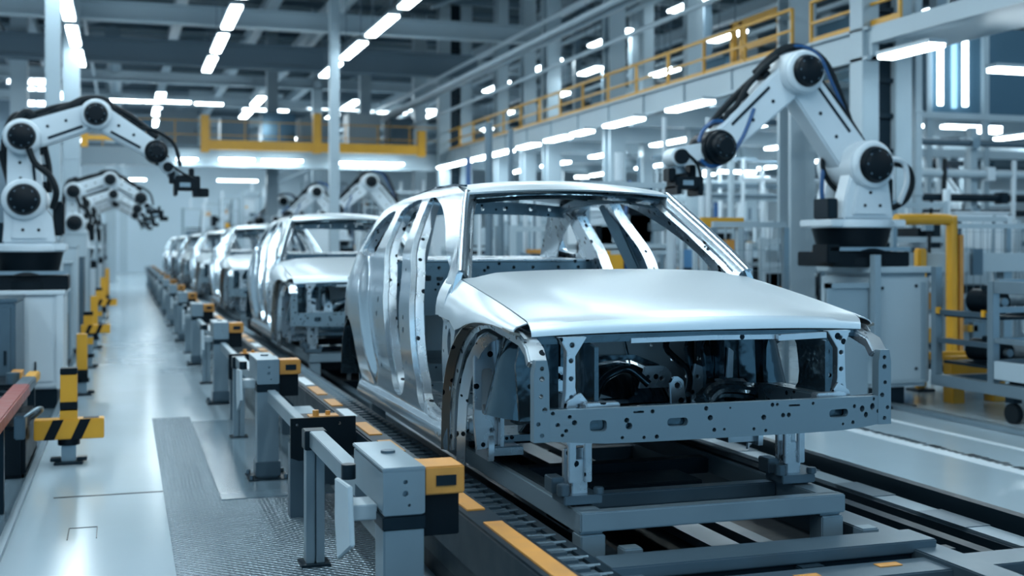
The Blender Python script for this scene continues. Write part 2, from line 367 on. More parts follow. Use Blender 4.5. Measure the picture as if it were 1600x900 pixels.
        mb = MB(); mb.plate([(.66, .94), (.85, .94), (.87, 1.2), (.84, 1.33), (.66, 1.33)], [circ(.78, 1.22, .02), circ(.72, 1.02, .016), circ(.80, 1.1, .012)], lambda u, v, t: Vector((s * u, .46 + t, v)), 0, .02)
        B(mb, 'lamp_pocket', 'bay')
        # pressed ribs and bracing beside the strut tower
        mb = MB()
        for x, y0, w_ in ((.335, 1.12, .03), (.39, 1.02, .045), (.445, .88, .03)): mb.sweep([(s * x, y0, .88), (s * (x + .012), y0 - .02, 1.05), (s * x, y0, 1.2), (s * (x + .04), y0 + .03, 1.36)], w_, .05)
        B(mb, 'tower_brace', 'bay', .008)
        mb = MB(); mb.plate([(.31, .90), (.37, .90), (.40, 1.0), (.38, 1.1), (.33, 1.12), (.31, 1.0)], [circ(.345, 1.05, .012), circ(.35, .95, .015)], lambda u, v, t: Vector((s * u, 1.02 + t, v)), 0, .02)
        mb.plate([(.42, 1.06), (.455, 1.06), (.46, 1.2), (.43, 1.22)], [], lambda u, v, t: Vector((s * u, .83 + t, v)), 0, .02)
        mb.sweep([(s * .50, .7, .99), (s * .46, .75, 1.05), (s * .42, .95, 1.03)], .03, .03)
        B(mb, 'small_bracket', 'inner_lt', .004)
        # A-pillar face towards the windscreen and C-pillar face towards the rear window
        a0 = [(1.40, 1.605, .892), (1.56, 1.725, .84), (1.75, 1.862, .778), (1.92, 1.975, .723), (2.05, 2.072, .668)]
        a1 = [(1.44, 1.58, .835), (1.60, 1.70, .782), (1.79, 1.838, .722), (1.96, 1.95, .668), (2.09, 2.045, .61)]
        rows = []
        for p, q in zip(a0, a1):
            rows.append([(s * (p[2] + (q[2] - p[2]) * k), p[0] + (q[0] - p[0]) * k, p[1] + (q[1] - p[1]) * k + .015 * math.sin(math.pi * k)) for k in (0, .25, .5, .75, 1)])
        mb = MB(); mb.sheet(rows, .02); B(mb, 'windscreen_pillar', 'side', ang=60)
        mb = MB(); mb.sheet([[(s * q[2], q[0], q[1] - .004), (s * (q[2] - .035), q[0] + .03, q[1] - .02)] for q in a1], .01)
        mb.sheet([[(s * q[2], q[0] + .02, q[1] - .03), (s * (q[2] + .01), q[0] + .09, q[1] - .06)] for q in a1], .01)
        B(mb, 'pillar_flange', 'inner_lt', ang=60)
        c0 = [(3.72, 2.09, .645), (3.95, 2.068, .665), (4.2, 2.022, .69), (4.39, 1.93, .735), (4.5, 1.815, .79), (4.58, 1.665, .845)]
        c1 = [(3.78, 2.075, .57), (3.95, 2.04, .60), (4.12, 1.975, .625), (4.30, 1.875, .65), (4.44, 1.76, .675), (4.54, 1.655, .69)]
        rows = [[(s * (p[2] + (q[2] - p[2]) * k), p[0] + (q[0] - p[0]) * k, p[1] + (q[1] - p[1]) * k + .02 * math.sin(math.pi * k)) for k in (0, .25, .5, .75, 1)] for p, q in zip(c0, c1)]
        mb = MB(); mb.sheet(rows, .02)
        mb.sheet([[(s * q[2], q[0], q[1] - .02), (s * (q[2] + .03), q[0] - .25, q[1] - .12)] for q in c1], .012)
        B(mb, 'rear_pillar', 'inner_lt', ang=60)
        # roof side rail inside, with punched holes
        mb = MB(); mb.sweep([(s * .60, 2.10, 2.02), (s * .575, 2.5, 2.065), (s * .57, 3.0, 2.075), (s * .575, 3.5, 2.05), (s * .60, 3.8, 2.01)], .07, .06)
        B(mb, 'roof_rail', 'inner', .01)
        # rear wheel house
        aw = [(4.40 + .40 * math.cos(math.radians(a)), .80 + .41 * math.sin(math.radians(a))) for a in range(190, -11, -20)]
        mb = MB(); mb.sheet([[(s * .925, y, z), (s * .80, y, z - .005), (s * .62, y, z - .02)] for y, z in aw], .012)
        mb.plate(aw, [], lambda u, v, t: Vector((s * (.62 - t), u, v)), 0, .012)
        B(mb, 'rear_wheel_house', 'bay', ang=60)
        mb = MB(); mb.sweep([(s * .80, 4.12, .64), (s * .80, 4.10, .9), (s * .79, 4.16, 1.1)], .05, .10)
        mb.box(s * .70, s * .84, 4.02, 4.16, .64, .72)
        B(mb, 'jacking_bracket', 'inner_lt', .008)
        # tail lamp pocket on the rear corner
        mb = MB(); mb.plate([(.60, 1.20), (.845, 1.20), (.845, 1.50), (.66, 1.50)], [rrect(.66, .80, 1.28, 1.44, .03)], lambda u, v, t: Vector((s * u, 4.965 - t - .12 * max(0, u - .62), v)), 0, .02)
        B(mb, 'tail_lamp_panel', 'inner')
        # dogleg / shut-face stiffener seen through the door openings
        mb = MB(); mb.sweep([(s * .80, 2.52, .78), (s * .80, 2.60, 1.2), (s * .76, 2.78, 1.6), (s * .62, 2.98, 2.05)], .05, .10)
        B(mb, 'pillar_reinforcement', 'inner', .01)
    # roof skin
    rows = []
    for y in (2.02, 2.06, 2.14, 2.3, 2.55, 2.9, 3.3, 3.6, 3.78, 3.82):
        w = .655 if y < 2.1 else .625 if y < 2.3 else .605 if y < 3.4 else .62
        ze = lerp_tab([(2.02, 2.068), (2.14, 2.10), (2.4, 2.125), (2.75, 2.137), (3.2, 2.127), (3.6, 2.102), (3.82, 2.08)], y)
        rows.append([(w * k, y - .07 * (1 - k * k) * (1 - smst(2.0, 2.6, y)), ze + .045 * (1 - k * k) * (1 if y > 2.04 else .55)) for k in [i / 8 - 1 for i in range(17)]])
    mb = MB(); mb.sheet(rows, .012); rf = B(mb, 'roof_panel', 'skin', ang=50)
    for s in (-1, 1):
        mb = MB(); mb.sweep([(s * .615, 2.2, 2.118), (s * .60, 2.5, 2.137), (s * .598, 3.0, 2.143), (s * .61, 3.6, 2.11)], .018, .012)
        mb.build('roof_ditch', 'bay', rf, 0, COFF)
    mb = MB()
    mb.sheet([[(.60 * k, 2.04 - .06 * (1 - k * k), 2.045 + .03 * (1 - k * k)), (.60 * k, 2.10 - .06 * (1 - k * k), 2.02 + .035 * (1 - k * k)), (.60 * k, 2.22, 2.05 + .035 * (1 - k * k))] for k in [i / 6 - 1 for i in range(13)]], .015)
    B(mb, 'front_header', 'bay', ang=60)
    mb = MB(); 
    for y in (2.62, 3.15): mb.sheet([[(.58 * k, y - .05, 2.085 + .04 * (1 - k * k)), (.58 * k, y + .05, 2.085 + .04 * (1 - k * k))] for k in [i / 6 - 1 for i in range(13)]], .02)
    B(mb, 'roof_bow', 'bay')
    mb = MB(); mb.plate([(-.60, 1.965), (-.3, 1.985), (0, 1.99), (.3, 1.985), (.60, 1.965), (.60, 2.05), (.3, 2.075), (0, 2.085), (-.3, 2.075), (-.60, 2.05)], [circ(x, 2.03, .014) for x in (-.45, -.28, -.05, .12, .33, .48)], lambda u, v, t: Vector((u, 3.74 + t, v)), 0, .04)
    B(mb, 'rear_header', 'inner')
    # hood: crowned skin, dropped front lip, dark frame underneath
    yv = [1.44, 1.3, 1.15, 1.0, .85, .7, .57, .46, .38, .33]
    xs = [-1, -.97, -.92, -.85, -.78, -.72, -.66, -.6, -.5, -.35, -.18, 0]; xs = xs + [-k for k in xs[-2::-1]]
    def fy(y, k): return y - .045 * (1 - k * k) * (1 - smst(.3, .9, y))
    rows = [[(.860 * k, fy(y, k) - (.03 * abs(k) if y > 1.4 else 0), hood_z(.860 * k, y)) for k in xs] for y in yv]
    rows.append([(.860 * k, fy(.293, k), hood_z(.86 * k, .30) - .012) for k in xs])
    rows.append([(.858 * k, fy(.278, k), hood_z(.86 * k, .30) - .035 - .01 * (1 - abs(k))) for k in xs])
    rows.append([(.855 * k, fy(.275, k), hood_z(.86 * k, .30) - .062 - .012 * (1 - k * k)) for k in xs])
    rows.append([(.850 * k, fy(.30, k), hood_z(.86 * k, .30) - .070 - .012 * (1 - k * k)) for k in xs])
    mb = MB(); mb.sheet(rows, .006); hd = B(mb, 'hood', 'skin', ang=32)
    mb = MB()
    for y in (.42, .8, 1.3): mb.sheet([[(.80 * k, y, hood_z(.8 * k, y) - .03), (.80 * k, y + .07, hood_z(.8 * k, y + .07) - .045), (.80 * k, y + .14 if y < 1.2 else y + .1, hood_z(.8 * k, min(1.44, y + .14)) - .03)] for k in [i / 5 - 1 for i in range(11)]], .008)
    for x in (-.78, -.4, .36, .70): mb.sheet([[(x, y, hood_z(x, y) - .03), (x + .05, y, hood_z(x, y) - .045), (x + .1, y, hood_z(x + .1, y) - .03)] for y in (.42, .7, 1.0, 1.38)], .008)
    mb.build('hood_frame', 'inner_lt', hd, 0, COFF)
    mb = MB(); mb.sweep([(-.84, .33, 1.325), (-.5, .27, 1.335), (0, .25, 1.34), (.5, .27, 1.335), (.84, .33, 1.325)], .10, .035)
    lp = B(mb, 'hood_lock_crossmember', 'bay', .008)
    mb = MB(); mb.sweep([(-.40, .215, 1.322), (0, .20, 1.328), (.40, .215, 1.322)], .012, .022)
    mb.sweep([(.34, .19, 1.32), (.62, .22, 1.325)], .02, .028)
    mb.build('edge_trim', 'inner_lt', lp, 0, COFF)
    # bumper beam
    def bend(u, v, t): return Vector((u, .02 + .11 * (abs(u) / .9) ** 4 + t, v))
    oblong = [rrect(-.665, -.59, .945, .995, .016), rrect(-.31, -.21, .955, .992, .016), rrect(.52, .63, .955, .992, .016), rrect(.30, .36, 1.018, 1.027, .004), rrect(-.47, -.42, 1.02, 1.03, .004)]
    hs = [(-.85, 1.0, .010), (-.82, 1.025, .009), (-.80, .975, .010), (-.765, .95, .009), (-.75, 1.01, .009), (-.73, .985, .012), (-.78, .93, .008), (-.50, .99, .012), (-.49, .965, .016), (-.52, .915, .008), (-.42, .912, .008), (-.38, 1.025, .010), (-.36, .913, .010), (-.10, .985, .013), (-.12, 1.028, .011), (-.08, .93, .010), (-.03, .93, .007), (-.0, 1.025, .005), (.17, .975, .013), (.12, .925, .008), (.27, .98, .011), (.30, .98, .011), (.215, 1.03, .010), (.24, 1.03, .008), (.43, 1.027, .008), (.67, 1.0, .010), (.72, .985, .016), (.745, .955, .014), (.79, .99, .017), (.80, 1.025, .009), (.84, 1.02, .008), (.83, .965, .010), (.86, .985, .010), (.66, .925, .010), (.60, .922, .007), (.18, .915, .008)]
    mb = MB(); mb.plate([(-.895, .905), (-.60, .892), (-.2, .893), (.2, .893), (.6, .893), (.895, .905), (.897, 1.035), (.6, 1.045), (.2, 1.048), (-.2, 1.048), (-.6, 1.045), (-.897, 1.035)], oblong + [circ(*h, n=9) for h in hs], bend, 0, .035, frange(-.9, .9, .06))
    bb = B(mb, 'bumper_beam', 'beam', ang=30)
    mb = MB(); mb.sheet([[(u, .06 + .11 * (abs(u) / .9) ** 4, z) for u in [i / 10 * .89 - .89 for i in range(21)]] for z in (.90, 1.04)], .03)
    mb.build('beam_closing_plate', 'bay', bb, 0, COFF)
    # firewall with tunnel arch
    fo = [(-.80, .78), (-.40, .78), (-.33, .98), (-.24, 1.08), (-.10, 1.12), (.08, 1.12), (.2, 1.07), (.28, .97), (.36, .78), (.80, .78), (.82, 1.2), (.78, 1.5), (-.78, 1.5), (-.82, 1.2)]
    fh = [rrect(-.62, -.40, 1.36, 1.43, .02), rrect(-.28, .0, 1.37, 1.42, .02), circ(.30, 1.39, .05, 12), circ(.46, 1.39, .04), circ(.10, 1.24, .012), circ(.2, 1.2, .010), circ(-.36, 1.2, .012), circ(-.5, 1.1, .02), circ(-.15, 1.25, .03), circ(.33, 1.12, .012), circ(.42, 1.02, .010)]
    mb = MB(); mb.plate(fo, fh, lambda u, v, t: Vector((u, 1.30 + t + .08 * smst(1.05, .8, v), v)), 0, .02)
    fw = B(mb, 'firewall', 'firewall')
    mb = MB()
    mb.sweep([(-.78, 1.285, 1.335), (0, 1.275, 1.34), (.5, 1.275, 1.34), (.78, 1.285, 1.335)], .03, .035)
    mb.sweep([(-.42, 1.27, .80), (-.35, 1.27, .98), (-.25, 1.27, 1.10), (-.10, 1.27, 1.14), (.08, 1.27, 1.14), (.22, 1.27, 1.085), (.30, 1.27, .98), (.36, 1.27, .90), (.55, 1.27, .88)], .03, .03)
    for x in (.44, .50): mb.sweep([(x, 1.28, .90), (x, 1.28, 1.25)], .02, .02)
    mb.sweep([(.10, 1.28, .93), (.02, 1.28, 1.30), (.55, 1.28, 1.30), (.60, 1.28, 1.24), (.60, 1.28, .93)], .014, .014)
    mb.build('firewall_rib', 'bay', fw, 0, COFF)
    mb = MB(); mb.sheet([[(.34 * math.cos(a), y, .80 + .31 * math.sin(a)) for a in [math.pi * i / 10 for i in range(11)]] for y in (1.32, 2.0, 3.4)], .012)
    B(mb, 'tunnel', 'bay', ang=60)
    mb = MB(); mb.plate([(-.72, 1.335), (.74, 1.335), (.72, 1.44), (-.70, 1.44)], [rrect(-.60, -.44, 1.36, 1.415, .02), rrect(-.30, -.06, 1.37, 1.41, .015), circ(.12, 1.39, .03, 12), circ(.22, 1.385, .034, 12), rrect(.34, .44, 1.365, 1.41, .015), circ(.52, 1.39, .02), circ(-.37, 1.40, .010), circ(-.66, 1.38, .012), circ(.62, 1.38, .014)], lambda u, v, t: Vector((u, 1.20 + t - .15 * (v - 1.335), v)), 0, .015)
    B(mb, 'plenum_panel', 'inner_lt')
    for (x, y, z, w) in ((-.40, .74, .99, .10), (-.60, .62, 1.04, .12), (.12, .8, .95, .09)):
        mb = MB(); mb.plate([(x - w / 2, z - .06), (x + w / 2 + .03, z - .06), (x + w / 2, z), (x + w / 2 - .01, z + .11), (x + w / 2 - .04, z + .13), (x - w / 2 + .02, z + .13), (x - w / 2, z + .1)], [circ(x, z + .085, .018)], lambda u, v, t: Vector((u, y + t - .1 * (z + .1 - v), v)), 0, .02)
        B(mb, 'engine_mount', 'inner_lt', .005)
    mb = MB(); mb.box(-.55, .55, .60, .72, .88, .96); mb.box(-.50, .5, .95, 1.2, .84, .90)
    mb.tube([(.1, .5, .98), (.25, .62, 1.03), (.5, .7, 1.0), (.55, .9, .98)], .05, 8)
    B(mb, 'subframe', 'bay', .02)
    mb = MB(); mb.plate([(-.62, 1.00), (-.40, 1.04), (-.34, 1.16), (-.40, 1.28), (-.62, 1.28)], [circ(-.50, 1.2, .03), circ(-.45, 1.1, .012), circ(-.56, 1.06, .015)], lambda u, v, t: Vector((u, 1.25 + t - .05 * (1.3 - v), v)), 0, .015)
    B(mb, 'bulkhead_plate', 'inner_lt', .004)
    mb = MB(); mb.plate([(.06, .98), (.26, .98), (.26, 1.06), (.22, 1.10), (.10, 1.10)], [circ(.12, 1.04, .014), circ(.2, 1.03, .014)], lambda u, v, t: Vector((u, 1.16 + t, v)), 0, .015)
    B(mb, 'bulkhead_plate', 'inner_lt', .004)
    mb = MB()
    mb.tube([(-.30, .9, .97), (-.2, 1.0, 1.06), (-.05, 1.05, 1.10), (.05, 1.0, 1.02)], .022, 8); mb.tube([(.2, .85, .98), (.28, 1.0, 1.08), (.22, 1.15, 1.2), (.30, 1.2, 1.3)], .018, 8); mb.tube([(-.55, .7, 1.02), (-.48, .9, 1.10), (-.52, 1.1, 1.2)], .02, 8)
    B(mb, 'pipe', 'bay', ang=60)
    # cowl, dash crossbar
    mb = MB(); mb.sheet([[(.80 * k, 1.40, 1.575), (.80 * k, 1.44, 1.545), (.80 * k, 1.56, 1.55), (.8 * k, 1.60, 1.575)] for k in [i / 6 - 1 for i in range(13)]], .015)
    B(mb, 'cowl', 'bay', ang=50)
    # floor pan, bulkhead, shelf, deck
    mb = MB(); mb.box(-.80, .80, 1.32, 4.0, .70, .735)
    for y in (1.9, 2.5, 3.1): mb.box(-.66, .66, y, y + .10, .735, .82)
    B(mb, 'floor_pan', 'inner', .006)
    mb = MB(); mb.plate([(-.84, .74), (.84, .74), (.86, 1.45), (.80, 1.635), (-.80, 1.635), (-.86, 1.45)], [rrect(-.62, -.2, .9, 1.25, .06), rrect(.2, .62, .9, 1.25, .06)] + [circ(x, 1.595, .013) for x in (-.6, -.42, -.28, -.05, .15, .3, .5, .66)] + [rrect(-.55, -.48, 1.50, 1.54, .01), rrect(-.44, -.39, 1.50, 1.53, .01), circ(.05, 1.5, .02), circ(.4, 1.5, .016)], lambda u, v, t: Vector((u, 3.60 + t, v)), 0, .03)
    B(mb, 'rear_bulkhead', 'inner')
    mb = MB(); mb.plate([(-.80, 3.60), (.80, 3.60), (.70, 4.55), (-.70, 4.55)], [circ(-.45, 3.95, .07, 14), circ(.45, 3.95, .07, 14), circ(-.15, 3.8, .02), circ(.12, 3.8, .02), rrect(-.2, .2, 4.1, 4.2, .03)] + [circ(x, 3.72, .016) for x in (-.6, -.3, 0, .3, .6)], lambda u, v, t: Vector((u, v, 1.64 + t + .02 * (v - 3.6))), 0, .012)
    B(mb, 'parcel_shelf', 'inner_lt')
    mb = MB(); mb.sheet([[(.80 * k, 4.56, 1.665), (.82 * k, 4.75, 1.605 + .02 * (1 - k * k)), (.80 * k, 4.93, 1.545 + .02 * (1 - k * k)), (.79 * k, 4.97, 1.50), (.79 * k, 4.96, 1.2), (.78 * k, 4.92, .75)] for k in [i / 6 - 1 for i in range(13)]], .01)
    B(mb, 'trunk_panel', 'skin', ang=40)
    mb = MB(); mb.box(-.84, .84, 3.62, 4.9, .86, .88)
    B(mb, 'trunk_floor', 'bay')
car = thing('car_body', 'bare silver car body without doors, largest and nearest on the line', 'car body', (CX, CY, CZ), 0, 'bare car bodies on the line')
car_parts(car)
CARN = ['', 'bare silver car body right behind the nearest one, half hidden by its rear pillar', 'bare silver car body third in the line, roof just left of the second one', 'bare silver car body fourth in the line along the aisle', 'bare silver car body fifth in the line along the aisle', 'blurred bare car body sixth in the line along the aisle', 'blurred bare car body farthest away in the line']
for i in range(1, 7):
    dup(car, (CX, CY + CSTEP * i, CZ), CARN[i])
# ------------------------------------------------------------------ the hall: floor, roof, walls, frame
S = lambda mb, name, m, bev=0.0: mb.build(name, m, None, bev, kind='structure')
S(MB().box(-.655, 34, -6, 84, -.12, 0), 'floor', 'floor')
S(MB().box(-11, -.655, -6, 84, -.14, -.02), 'floor_left_bay', 'steelplate')
S(MB().box(-.70, -.655, 2, 40, -.02, .035), 'trim_1', 'galv')
S(MB().box(.262, 1.42, 2.6, 8.84, 0, .006), 'floor_tread', 'tread')
S(MB().box(.262, .632, 8.85, 12.6, 0, .006), 'floor_tread_strip', 'tread')
S(MB().box(.634, 1.42, 8.38, 12.2, .006, .012), 'floor_cover_plate', 'steelplate')
# seams and stripes on the floor
S(MB().box(-.47, .26, 8.83, 8.86, 0, .002), 'trim_2', 'dark')
S(MB().box(6.53, 6.70, 5, 40, 0, .003), 'trim_3', 'white')
S(MB().box(7.30, 7.38, 5, 40, 0, .003), 'trim_4', 'white')
S(MB().box(7.86, 7.98, 4, 30, 0, .05), 'trim_5', 'galv', .01)
mb = MB(); random.seed(3)
for k in range(60):
    y = 5.2 + k * .085 + random.random() * .04; mb.box(6.66 + random.random() * .03, 6.74 + random.random() * .05, y, y + .05, .003, .005)
S(mb, 'trim_6', 'dark')
mb = MB(); mb.box(-.33, -.325, 7.55, 7.85, 0, .003).box(-.33, -.16, 7.85, 7.86, 0, .003).box(-.165, -.16, 7.55, 7.85, 0, .003)
S(mb, 'trim_7', 'dark')
S(MB().box(-11, 34, 84, 84.3, 0, 12.5), 'wall_far', 'wall')
S(MB().box(-11.3, -11, -6, 84.3, -.14, 12.5), 'wall_left', 'wall')
S(MB().box(34, 34.3, -6, 84.3, 0, 12.5), 'wall_right', 'wall')
S(MB().box(-11.3, 34.3, -6, 84.3, 12.5, 12.7), 'ceiling', 'roof')
# daylit window band on the left wall
for k in range(5):
    y0 = 34 + k * 9
    w = MB().box(-11.0, -10.95, y0, y0 + 7, 5.2, 6.8).build('window_%d' % (k + 1), 'daylight', None, kind='structure')
    f = MB()
    for yy in (y0 - .06, y0 + 2.3, y0 + 4.6, y0 + 7): f.box(-10.96, -10.88, yy, yy + .09, 5.1, 6.9)
    for zz in (5.1, 5.98, 6.8): f.box(-10.95, -10.89, y0 - .06, y0 + 7.09, zz, zz + .09)
    f.build('window_frame', 'struct', w)
S(MB().box(-11, -3.6, 62, 62.2, 0, 9.5), 'wall_office', 'struct2')
for k, (a0, b0, a1, b1) in enumerate(((10, 105, 74, 130), (22, 138, 74, 164))):
    a, b = P(a0, b1, Y=61.95), P(a1, b0, Y=61.95); w = MB().box(a.x, b.x, 61.93, 62, a.z, b.z).build('window_%d' % (6 + k), 'daylight', None, kind='structure')
    f = MB()
    for j in range(4): x = a.x + (b.x - a.x) * j / 3; f.box(x - .05, x + .05, 61.86, 61.93, a.z, b.z)
    f.build('window_frame', 'struct', w)
# I-section columns
def icol(x, y, w, d, z1, m='struct', name='steel_column', z0=0.0):
    t = .16 * d
    mb = MB(); mb.box(x - w / 2, x + w / 2, y - d / 2, y - d / 2 + t, z0, z1).box(x - w / 2, x + w / 2, y + d / 2 - t, y + d / 2, z0, z1).box(x - w * .08, x + w * .08, y - d / 2 + t, y + d / 2 - t, z0, z1)
    if z0 == 0: mb.box(x - w * .75, x + w * .75, y - d * .75, y + d * .75, 0, .03)
    S(mb, name, m)
def boxcol(x, y, w, z1, m='struct'):
    mb = MB(); mb.box(x - w / 2, x + w / 2, y - w / 2, y + w / 2, 0, z1).box(x - w * .8, x + w * .8, y - w * .8, y + w * .8, 0, .03)
    for z in (1.2, 2.6, 4.0): mb.box(x - w / 2 - .015, x + w / 2 + .015, y - w / 2 - .015, y + w / 2 + .015, z, z + .05)
    S(mb, 'steel_column', m, .01)
def hcol(x, y, gap, w, z1):   # twin column: two pale flanges with a recessed dark web between
    mb = MB(); mb.box(x - gap / 2 - w, x - gap / 2, y - .18, y + .18, 0, z1).box(x + gap / 2, x + gap / 2 + w, y - .18, y + .18, 0, z1)
    mb.box(x - gap / 2 - w * 1.2, x + gap / 2 + w * 1.2, y - .25, y + .25, 0, .03)
    S(mb, 'twin_column', 'struct', .012)
    mb = MB(); mb.box(x - gap / 2 + .002, x + gap / 2 - .002, y - .05, y + .05, .03, z1)
    k = 1.0
    while k < z1: mb.box(x - gap / 2 + .002, x + gap / 2 - .002, y - .12, y - .05, k, k + .07); k += .55
    S(mb, 'twin_column_web', 'dark')
XM = 11.0        # edge line of the right mezzanine
zdeck, zund = 5.12, 4.62
p0 = P(1342, 300, X=XM); p1 = P(1378, 300, X=XM)
hcol(11.25, 15.9, .30, .30, 12.4)
hcol(11.2, 41.0, .38, .42, 12.4)
for px, w in ((1244, .5), (960, .42), (862, .40), (825, .36), (783, .36)):
    q = P(px, 300, X=XM + .45); icol(q.x, q.y, w, .45, 12.4)
for px, Y, w in ((83, 24, .27), (522, 31, .25), (112, 33, .42), (30, 40, .5), (105, 44, .3), (425, 46, .42), (283 + 287, 46, .42), (655, 46, .5), (495, 52, .4), (173, 62, .5), (193, 78, .45), (1085, 26, .32), (1010, 30, .32)):
    q = P(px, 300, Y=Y); boxcol(q.x, q.y, w, 12.4)
for px, Y, w in ((1432, 17, .14), (1471, 25.5, .3), (1512, 26, .3), (1170, 33, .4), (1300, 30, .4)):
    q = P(px, 300, Y=Y); boxcol(q.x, q.y, w, 8.5)
# roof trusses across the hall
def ibeam_x(x0, x1, y, z0, h, w, m='struct'):
    mb = MB(); mb.box(x0, x1, y - w / 2, y + w / 2, z0, z0 + h * .1).box(x0, x1, y - w / 2, y + w / 2, z0 + h * .9, z0 + h).box(x0, x1, y - w * .12, y + w * .12, z0 + h * .1, z0 + h * .9)
    S(mb, 'roof_beam', m)
def ibeam_y(x, y0, y1, z0, h, w, m='struct'):
    mb = MB(); mb.box(x - w / 2, x + w / 2, y0, y1, z0, z0 + h * .12).box(x - w / 2, x + w / 2, y0, y1, z0 + h * .88, z0 + h).box(x - w * .15, x + w * .15, y0, y1, z0 + h * .12, z0 + h * .88)
    S(mb, 'roof_purlin', m)
ibeam_x(-10.9, 11.6, 39.5, P(350, 106, Y=39.5).z, .78, .5, 'struct2')
ibeam_x(-10.9, 11.6, 33, P(350, 42, Y=33).z, .50, .4, 'struct')
ibeam_x(-10.9, 33.9, 26, 9.0, .5, .4, 'struct'); ibeam_x(-10.9, 33.9, 18, 9.0, .5, .4, 'struct'); ibeam_x(-10.9, 33.9, 9, 9.0, .5, .4, 'struct')
for y, z in ((45, 8.6), (52, 8.6), (60, 8.6), (69, 8.6), (77, 8.6)): ibeam_x(-10.9, 33.9, y, z, .45, .4, 'struct')
for x, h in ((-7.5, .4), (-3.2, .4), (1.75, .42), (4.6, .45), (8.6, .4), (14, .4), (20, .4), (27, .4)): ibeam_y(x, 2, 83.8, 9.55, h, .36)
for k in range(34):
    y = 12.5 + 2.1 * k; S(MB().box(-10.9, 33.9, y, y + .14, 10.15, 10.35), 'roof_batten', 'struct2' if k % 3 else 'struct')
for k in range(16):
    y = 20 + 3.9 * k; x = (-6, -2, 2.5, 6, 9)[k % 5]; S(MB().bar((x, y, 9.1), (x + 2.6, y + .4, 10.2), .10, .10), 'roof_brace', 'struct')
for k, (x, y0, y1, z, r) in enumerate(((-4.5, 20, 60, 9.7, .30), (6.6, 30, 70, 9.6, .34), (-.4, 44, 80, 9.2, .28))): S(MB().cyl((x, y0, z), (x, y1, z), r, n=18), 'air_duct', ('galv_dk', 'struct', 'galv')[k])
random.seed(77)
for k in range(58):
    y = random.uniform(17.5, 37); x = random.uniform(max(5.4, .33 * y - 2.2), .33 * y + 9); r = random.uniform(.025, .07)
    S(MB().cyl((x, y, 0), (x, y, random.uniform(2.6, 4.3)), r, n=8), 'riser_pipe', random.choice(('white', 'white', 'white2', 'struct', 'struct2', 'blue', 'galv_dk')))
for k in range(34):
    y = random.uniform(21, 37); x = random.uniform(11.5, 18); L = random.uniform(1.5, 4.5); z = random.uniform(2.75, 4.25); h = random.uniform(.05, .16)
    S(MB().box(x, x + L, y, y + .12, z, z + h), 'cable_tray', random.choice(('white', 'white2', 'struct', 'struct2', 'galv_dk', 'dark')))
# service pipes and trays along the hall
for x, z, r in ((9.4, 6.7, .07), (9.75, 6.75, .10), (10.2, 7.5, .06), (10.1, 6.2, .05), (6.1, 8.7, .05), (-1.2, 8.8, .06), (13.2, 8.2, .09), (17.5, 8.0, .08)):
    S(MB().cyl((x, 12, z), (x, 83.9, z), r, n=10), 'service_pipe', 'struct')
for k in range(22):
    y = 13 + 3.2 * k; random.seed(k)
    x = random.choice((-6, -1.5, 3.2, 6.5)); L = random.uniform(3, 7)
    S(MB().box(x, x + L, y, y + .12, 9.2 + random.random() * 1.6, 9.35 + random.random() * 1.6 + .2), 'cable_tray', random.choice(('struct', 'struct2')))
# ------------------------------------------------------------------ mezzanine along the right side and across the back
mb = MB(); mb.box(XM - .12, XM, 15.6, 41.3, zund, zdeck).box(XM - .20, XM + .1, 15.6, 41.3, zdeck - .04, zdeck).box(XM - .2, XM + .1, 15.6, 41.3, zund, zund + .05)
mb.box(XM - .14, XM + .1, 5, 15.6, zdeck - .26, zdeck)
for k in range(13): mb.box(XM - .15, XM - .12, 16 + 2 * k, 16.06 + 2 * k, zund, zdeck)
S(mb, 'mezzanine_edge_beam', 'struct')
S(MB().box(XM + .1, XM + 1.6, 5, 21, zdeck - .14, zdeck - .02), 'mezzanine_walkway', 'struct')
S(MB().box(XM + .1, 33.9, 21, 44, zdeck - .14, zdeck - .02), 'mezzanine_deck', 'struct')
for k in range(6): S(MB().box(XM + .1, 33.9, 21.1 + 4 * k, 21.35 + 4 * k, zund - .1, zdeck - .14), 'mezzanine_joist', 'struct')
mb = MB(); mb.box(-10.9, XM + .05, 41.35, 41.5, 4.45, 5.05); S(mb, 'mezzanine_back_edge_beam', 'struct')
S(MB().box(-10.9, XM + .05, 41.5, 48, 4.85, 5.0), 'mezzanine_back_deck', 'struct')
def railing(name, label, a, b, h, posts, r=.03, zmid=.5, m='yellow', pw=.05, toe='yellow'):
    a, b = Vector(a), Vector(b); t = thing(name, label, 'railing', a)
    d = b - a
    MB().bar((0, 0, h), d + Vector((0, 0, h)), pw * 1.4, pw).build('top_rail', m, t)
    MB().bar((0, 0, h * zmid), d + Vector((0, 0, h * zmid)), pw, pw * .8).build('mid_rail', m, t)
    MB().bar((0, 0, .06), d + Vector((0, 0, .06)), .02, .11).build('toe_board', toe, t)
    for k in range(posts + 1):
        q = d * (k / posts); MB().box(q.x - pw / 2, q.x + pw / 2, q.y - pw / 2, q.y + pw / 2, 0, h).build('post', m, t)
    return t
railing('guard_railing', 'long yellow guard railing on the edge of the right upper walkway', (XM - .05, 18.0, zdeck), (XM - .05, 41.0, zdeck), .72, 14)
railing('guard_railing', 'yellow guard railing to the right of the yellow gate, above the big robot', (XM - .05, 15.0, zdeck), (XM - .05, 17.4, zdeck), .72, 2)
railing('guard_railing', 'yellow guard railing set back behind the right upper walkway', (XM + 3.0, 21.5, zdeck - .02), (XM + 3.0, 41.0, zdeck - .02), .9, 12)
g = thing('safety_gate', 'tall yellow framed gate on the upper walkway above the big robot', 'gate', (XM + .35, 19.0, zdeck - .02))
